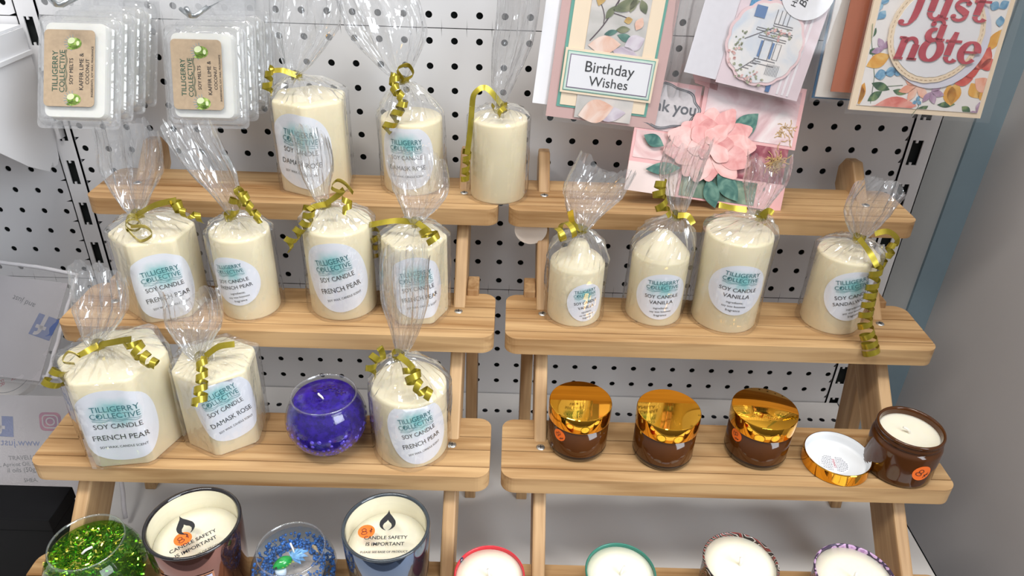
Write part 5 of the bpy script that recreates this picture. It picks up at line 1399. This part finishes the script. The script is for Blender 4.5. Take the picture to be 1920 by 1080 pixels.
for key, side, hx in (('melt1', 'left', .040), ('melt2', 'right', .043)):
    d = CARDS[key]; base = Frame(d['o'], d['u'], d['v'])
    for k_ in range(4):
        g = 'kaffir lime and coconut melt packs hanging in two stacks'
        o = Vector(d['o']) + Vector((.0025*k_*(1 if key == 'melt1' else 1), .0205*k_, .0008*k_))
        vv = Vector(d['v']); 
        f_ = Frame(o - base.n*.0092, d['u'], vv)
        nm = ['front melt pack with kraft label in the %s hanging stack', 'second melt pack from the front of the %s hanging stack', 'third melt pack from the front of the %s hanging stack', 'rearmost melt pack of the %s hanging stack'][k_] % side
        clamshell(f_, .0735, d['h'], 0, nm, g, True)
    # wire hook: prong along Y with an upturned tip
    tz = d['o'][2]+d['h']*d['v'][2]; ty = d['o'][1]+d['h']*d['v'][1]; tx = d['o'][0]+hx
    hk = thing('wire_hook', 'galvanised wire hook holding the %s stack of wax melts' % side, 'hook', (tx, .0, tz+.012))
    MB().tube([(tx, .006, tz+.014), (tx, ty-.022, tz+.011), (tx, ty-.031, tz+.013), (tx, ty-.037, tz+.020)], .0022, 10).build('prong', METAL, hk, True)
    MB().tube([(tx-.012, ty-.020, tz+.016), (tx-.002, ty-.029, tz+.0125), (tx+.004, ty-.031, tz+.013), (tx+.012, ty-.022, tz+.019)], .0018, 10).build('tip', METAL, hk, True)
    MB().box(tx-.02, tx+.02, -.004, -.0005, tz+.004, tz+.024).build('back_plate', METAL, hk)

# --- sheer pouches at the far left
MESHF = film('sheer_organza', haze=.20, gloss=.5, rough=.3, base=.03, hcol=(.62, .61, .63), bump=.4, bscale=900); PIP = mat('white_piping', srgb(214, 212, 216), .7, bump=.3, bscale=800)
FBB = mat('muted_blue_print', srgb(78, 98, 150), .7); IGP = wc('muted_magenta_print', srgb(128, 60, 112), srgb(164, 84, 118), srgb(190, 124, 124), 40); LEAFP = mat('printed_leaflet', srgb(176, 172, 176), .7, var=.03, scale=30)
def pouch(name_lbl, BL, BR, TL, leaflet, bulge):
    BL, BR, TL = Vector(BL), Vector(BR), Vector(TL); u = BR-BL; v_ = TL-BL; W2, H2 = u.length, v_.length
    fr = Frame(BL, u.normalized(), v_.normalized())
    root = thing('organza_pouch', name_lbl, 'pouch', BL)
    n = 18; vs = []; f = []
    for i in range(n+1):
        for j in range(n+1):
            x, y = i/n, j/n; vs.append(fr.P(W2*x, H2*y*(1-.10*max(0, abs(x-.5)-.25)*(y)), bulge*sin(pi*min(1, max(0, x)))*sin(pi*y)**.7 + .0008*sin(i*3.1+j*1.7)))
    for i in range(n):
        for j in range(n): a = i*(n+1)+j; f.append((a, a+n+1, a+n+2, a+1))
    mesh_obj('front_mesh', vs, f, MESHF, root, True)
    mesh_obj('back_mesh', [p - fr.n*(2*bulge*0+.004) for p in vs], f, mat('organza_back', srgb(188, 188, 194), .8), root, True) if False else None
    edge = [vs[j] for j in range(n+1)] + [vs[i*(n+1)+n] for i in range(1, n+1)] + [vs[n*(n+1)+j] for j in range(n-1, -1, -1)]
    MB().tube(edge, .0022, 8).build('piping', PIP, root, True)
    sheet(fr, 'leaflet', box2(*leaflet), LEAFP, root, .0005, .0008)
    return root, fr, W2, H2
rt_, fr, W2, H2 = pouch('sheer organza pouch with a printed leaflet, behind and above the other pouch', (-.590, -.135, -.150), (-.430, -.140, -.165), (-.570, -.055, -.055), (.02, .004, .154, .112), .006)
def fb(fr, x, y, s, rot, parent, z):
    c_, s_ = cos(rot), sin(rot); tf = lambda p: [(x+(c_*a-s_*b)*s, y+(s_*a+c_*b)*s) for a, b in p]
    prnt(fr, 'blue_icon', M2().poly(tf(box2(-.5, -.5, .5, .5))), FBB, parent, z)
    m = M2().poly(tf(box2(.02, -.5, .20, .26))).poly(tf(box2(-.12, -.02, .36, .14))); m.add(ribbon2d(tf(arc(.28, .22, .17, .16, 180, 80)), .16*s))
    prnt(fr, 'icon_letter', m, LEAFP, parent, z+.0004)
fb(fr, .143, .062, .024, R(168), rt_, .0010)
m = M2().add(place_text('and just', .114, .086, width=.026, rot=R(165))); prnt(fr, 'lettering', m, GREYINK, rt_, .0010)
rt_, fr, W2, H2 = pouch('sheer organza pouch with white piped edge standing behind the black box', (-.587, -.238, -.258), (-.326, -.231, -.262), (-.627, -.135, -.158), (.03, .004, .225, .128), .010)

DX = .0270
fb(fr, .1180+DX, .094, .022, R(178), rt_, .0010)
prnt(fr, 'magenta_icon', M2().poly(rrect(.1565+DX, .090, .1790+DX, .110, .005)), IGP, rt_, .0010)
m = M2(); q = rrect(.1600+DX, .0932, .1755+DX, .1068, .004); m.add(ribbon2d(q+q[:1], .0014)); m.add(ribbon2d(ellipse(.1678+DX, .100, .0042, .0038)+ellipse(.1678+DX, .100, .0042, .0038)[:1], .0014))
prnt(fr, 'icon_outline', m, LEAFP, rt_, .0014)
m = M2()
for s_, x, y, w in (('TRAVELLER PACK', .152, .062, .050), (', Apricot Oil, Sunflower', .146, .055, .056), ('il oils (50g)', .140, .0485, .030), ('SHEA,', .148, .038, .014), ('Apricot', .150, .029, .016)): m.add(place_text(s_, x+DX*.8, y, width=w, rot=R(4)))
prnt(fr, 'lettering', m, GREYINK, rt_, .0010)
m = M2().add(place_text('www.just', 0, 0, width=.040)); m.v = [(.135+DX-x, .0775+y) for x, y in m.v]; m.f = [q_[::-1] for q_ in m.f]
prnt(fr, 'faint_lettering', m, FBB, rt_, .0010)
# soap tin with a round paper label between the pouches
cc = Vector((-.4890, -.1100, -.166)); uu = Vector((.97, .02, -.10)).normalized(); vv = Vector((.07, .70, .70)).normalized(); fr = Frame(cc, uu, vv)
root = thing('round_label_pack', 'round white labelled tub with red lettering between the two organza pouches', 'tub', cc)
N = 48; v = [fr.P(.034*cos(2*pi*i/N), .034*sin(2*pi*i/N), -.012) for i in range(N)] + [fr.P(.034*cos(2*pi*i/N), .034*sin(2*pi*i/N), 0) for i in range(N)] + [fr.P(.0325*cos(2*pi*i/N), .0325*sin(2*pi*i/N), .001) for i in range(N)]
f = [(i, (i+1) % N, (i+1) % N+N, i+N) for i in range(N)] + [(i+N, (i+1) % N+N, (i+1) % N+2*N, i+2*N) for i in range(N)] + [tuple(range(2*N, 3*N))]
mesh_obj('tub_lid', v, f, mat('white_tub', srgb(226, 222, 218), .5), root)
lb = prnt(fr, 'label', M2().poly(ellipse(0, 0, .030, .030, 0, 48)), mat('tub_label_paper', srgb(232, 226, 220), .6), root, .0013)
m = M2().add(place_text('DRY SKIN', .004, .003, width=.034, rot=R(-62))).add(place_text('TRAVELLER', -.006, -.004, width=.036, rot=R(-62))).add(place_text('PACK', -.015, -.009, width=.016, rot=R(-62)))
prnt(fr, 'lettering', m, REDINK, lb, .0016)
m = M2().add(ribbon2d(ellipse(0, 0, .0275, .0275, 0, 48)+ellipse(0, 0, .0275, .0275, 0, 48)[:1], .0006)).add(place_text('jn Innl', .016, .014, width=.018, rot=R(-62)))
prnt(fr, 'outline', m, GREYINK, lb, .0016)
# black box
BLK = mat('black_card_box', srgb(8, 8, 11), .75, var=.1, spec=.2)
root = thing('black_box', 'plain black cardboard box at the bottom left, in front of the pouches', 'box', (-.48, -.287, BASE_Z))
bevel(MB().box(-.62, -.3405, -.306, -.2675, BASE_Z, -.194).build('box_body', BLK, root), .001, 2)
bevel(MB().box(-.621, -.3395, -.307, -.2665, -.1935, -.180).build('box_lid', BLK, root), .0008, 2)
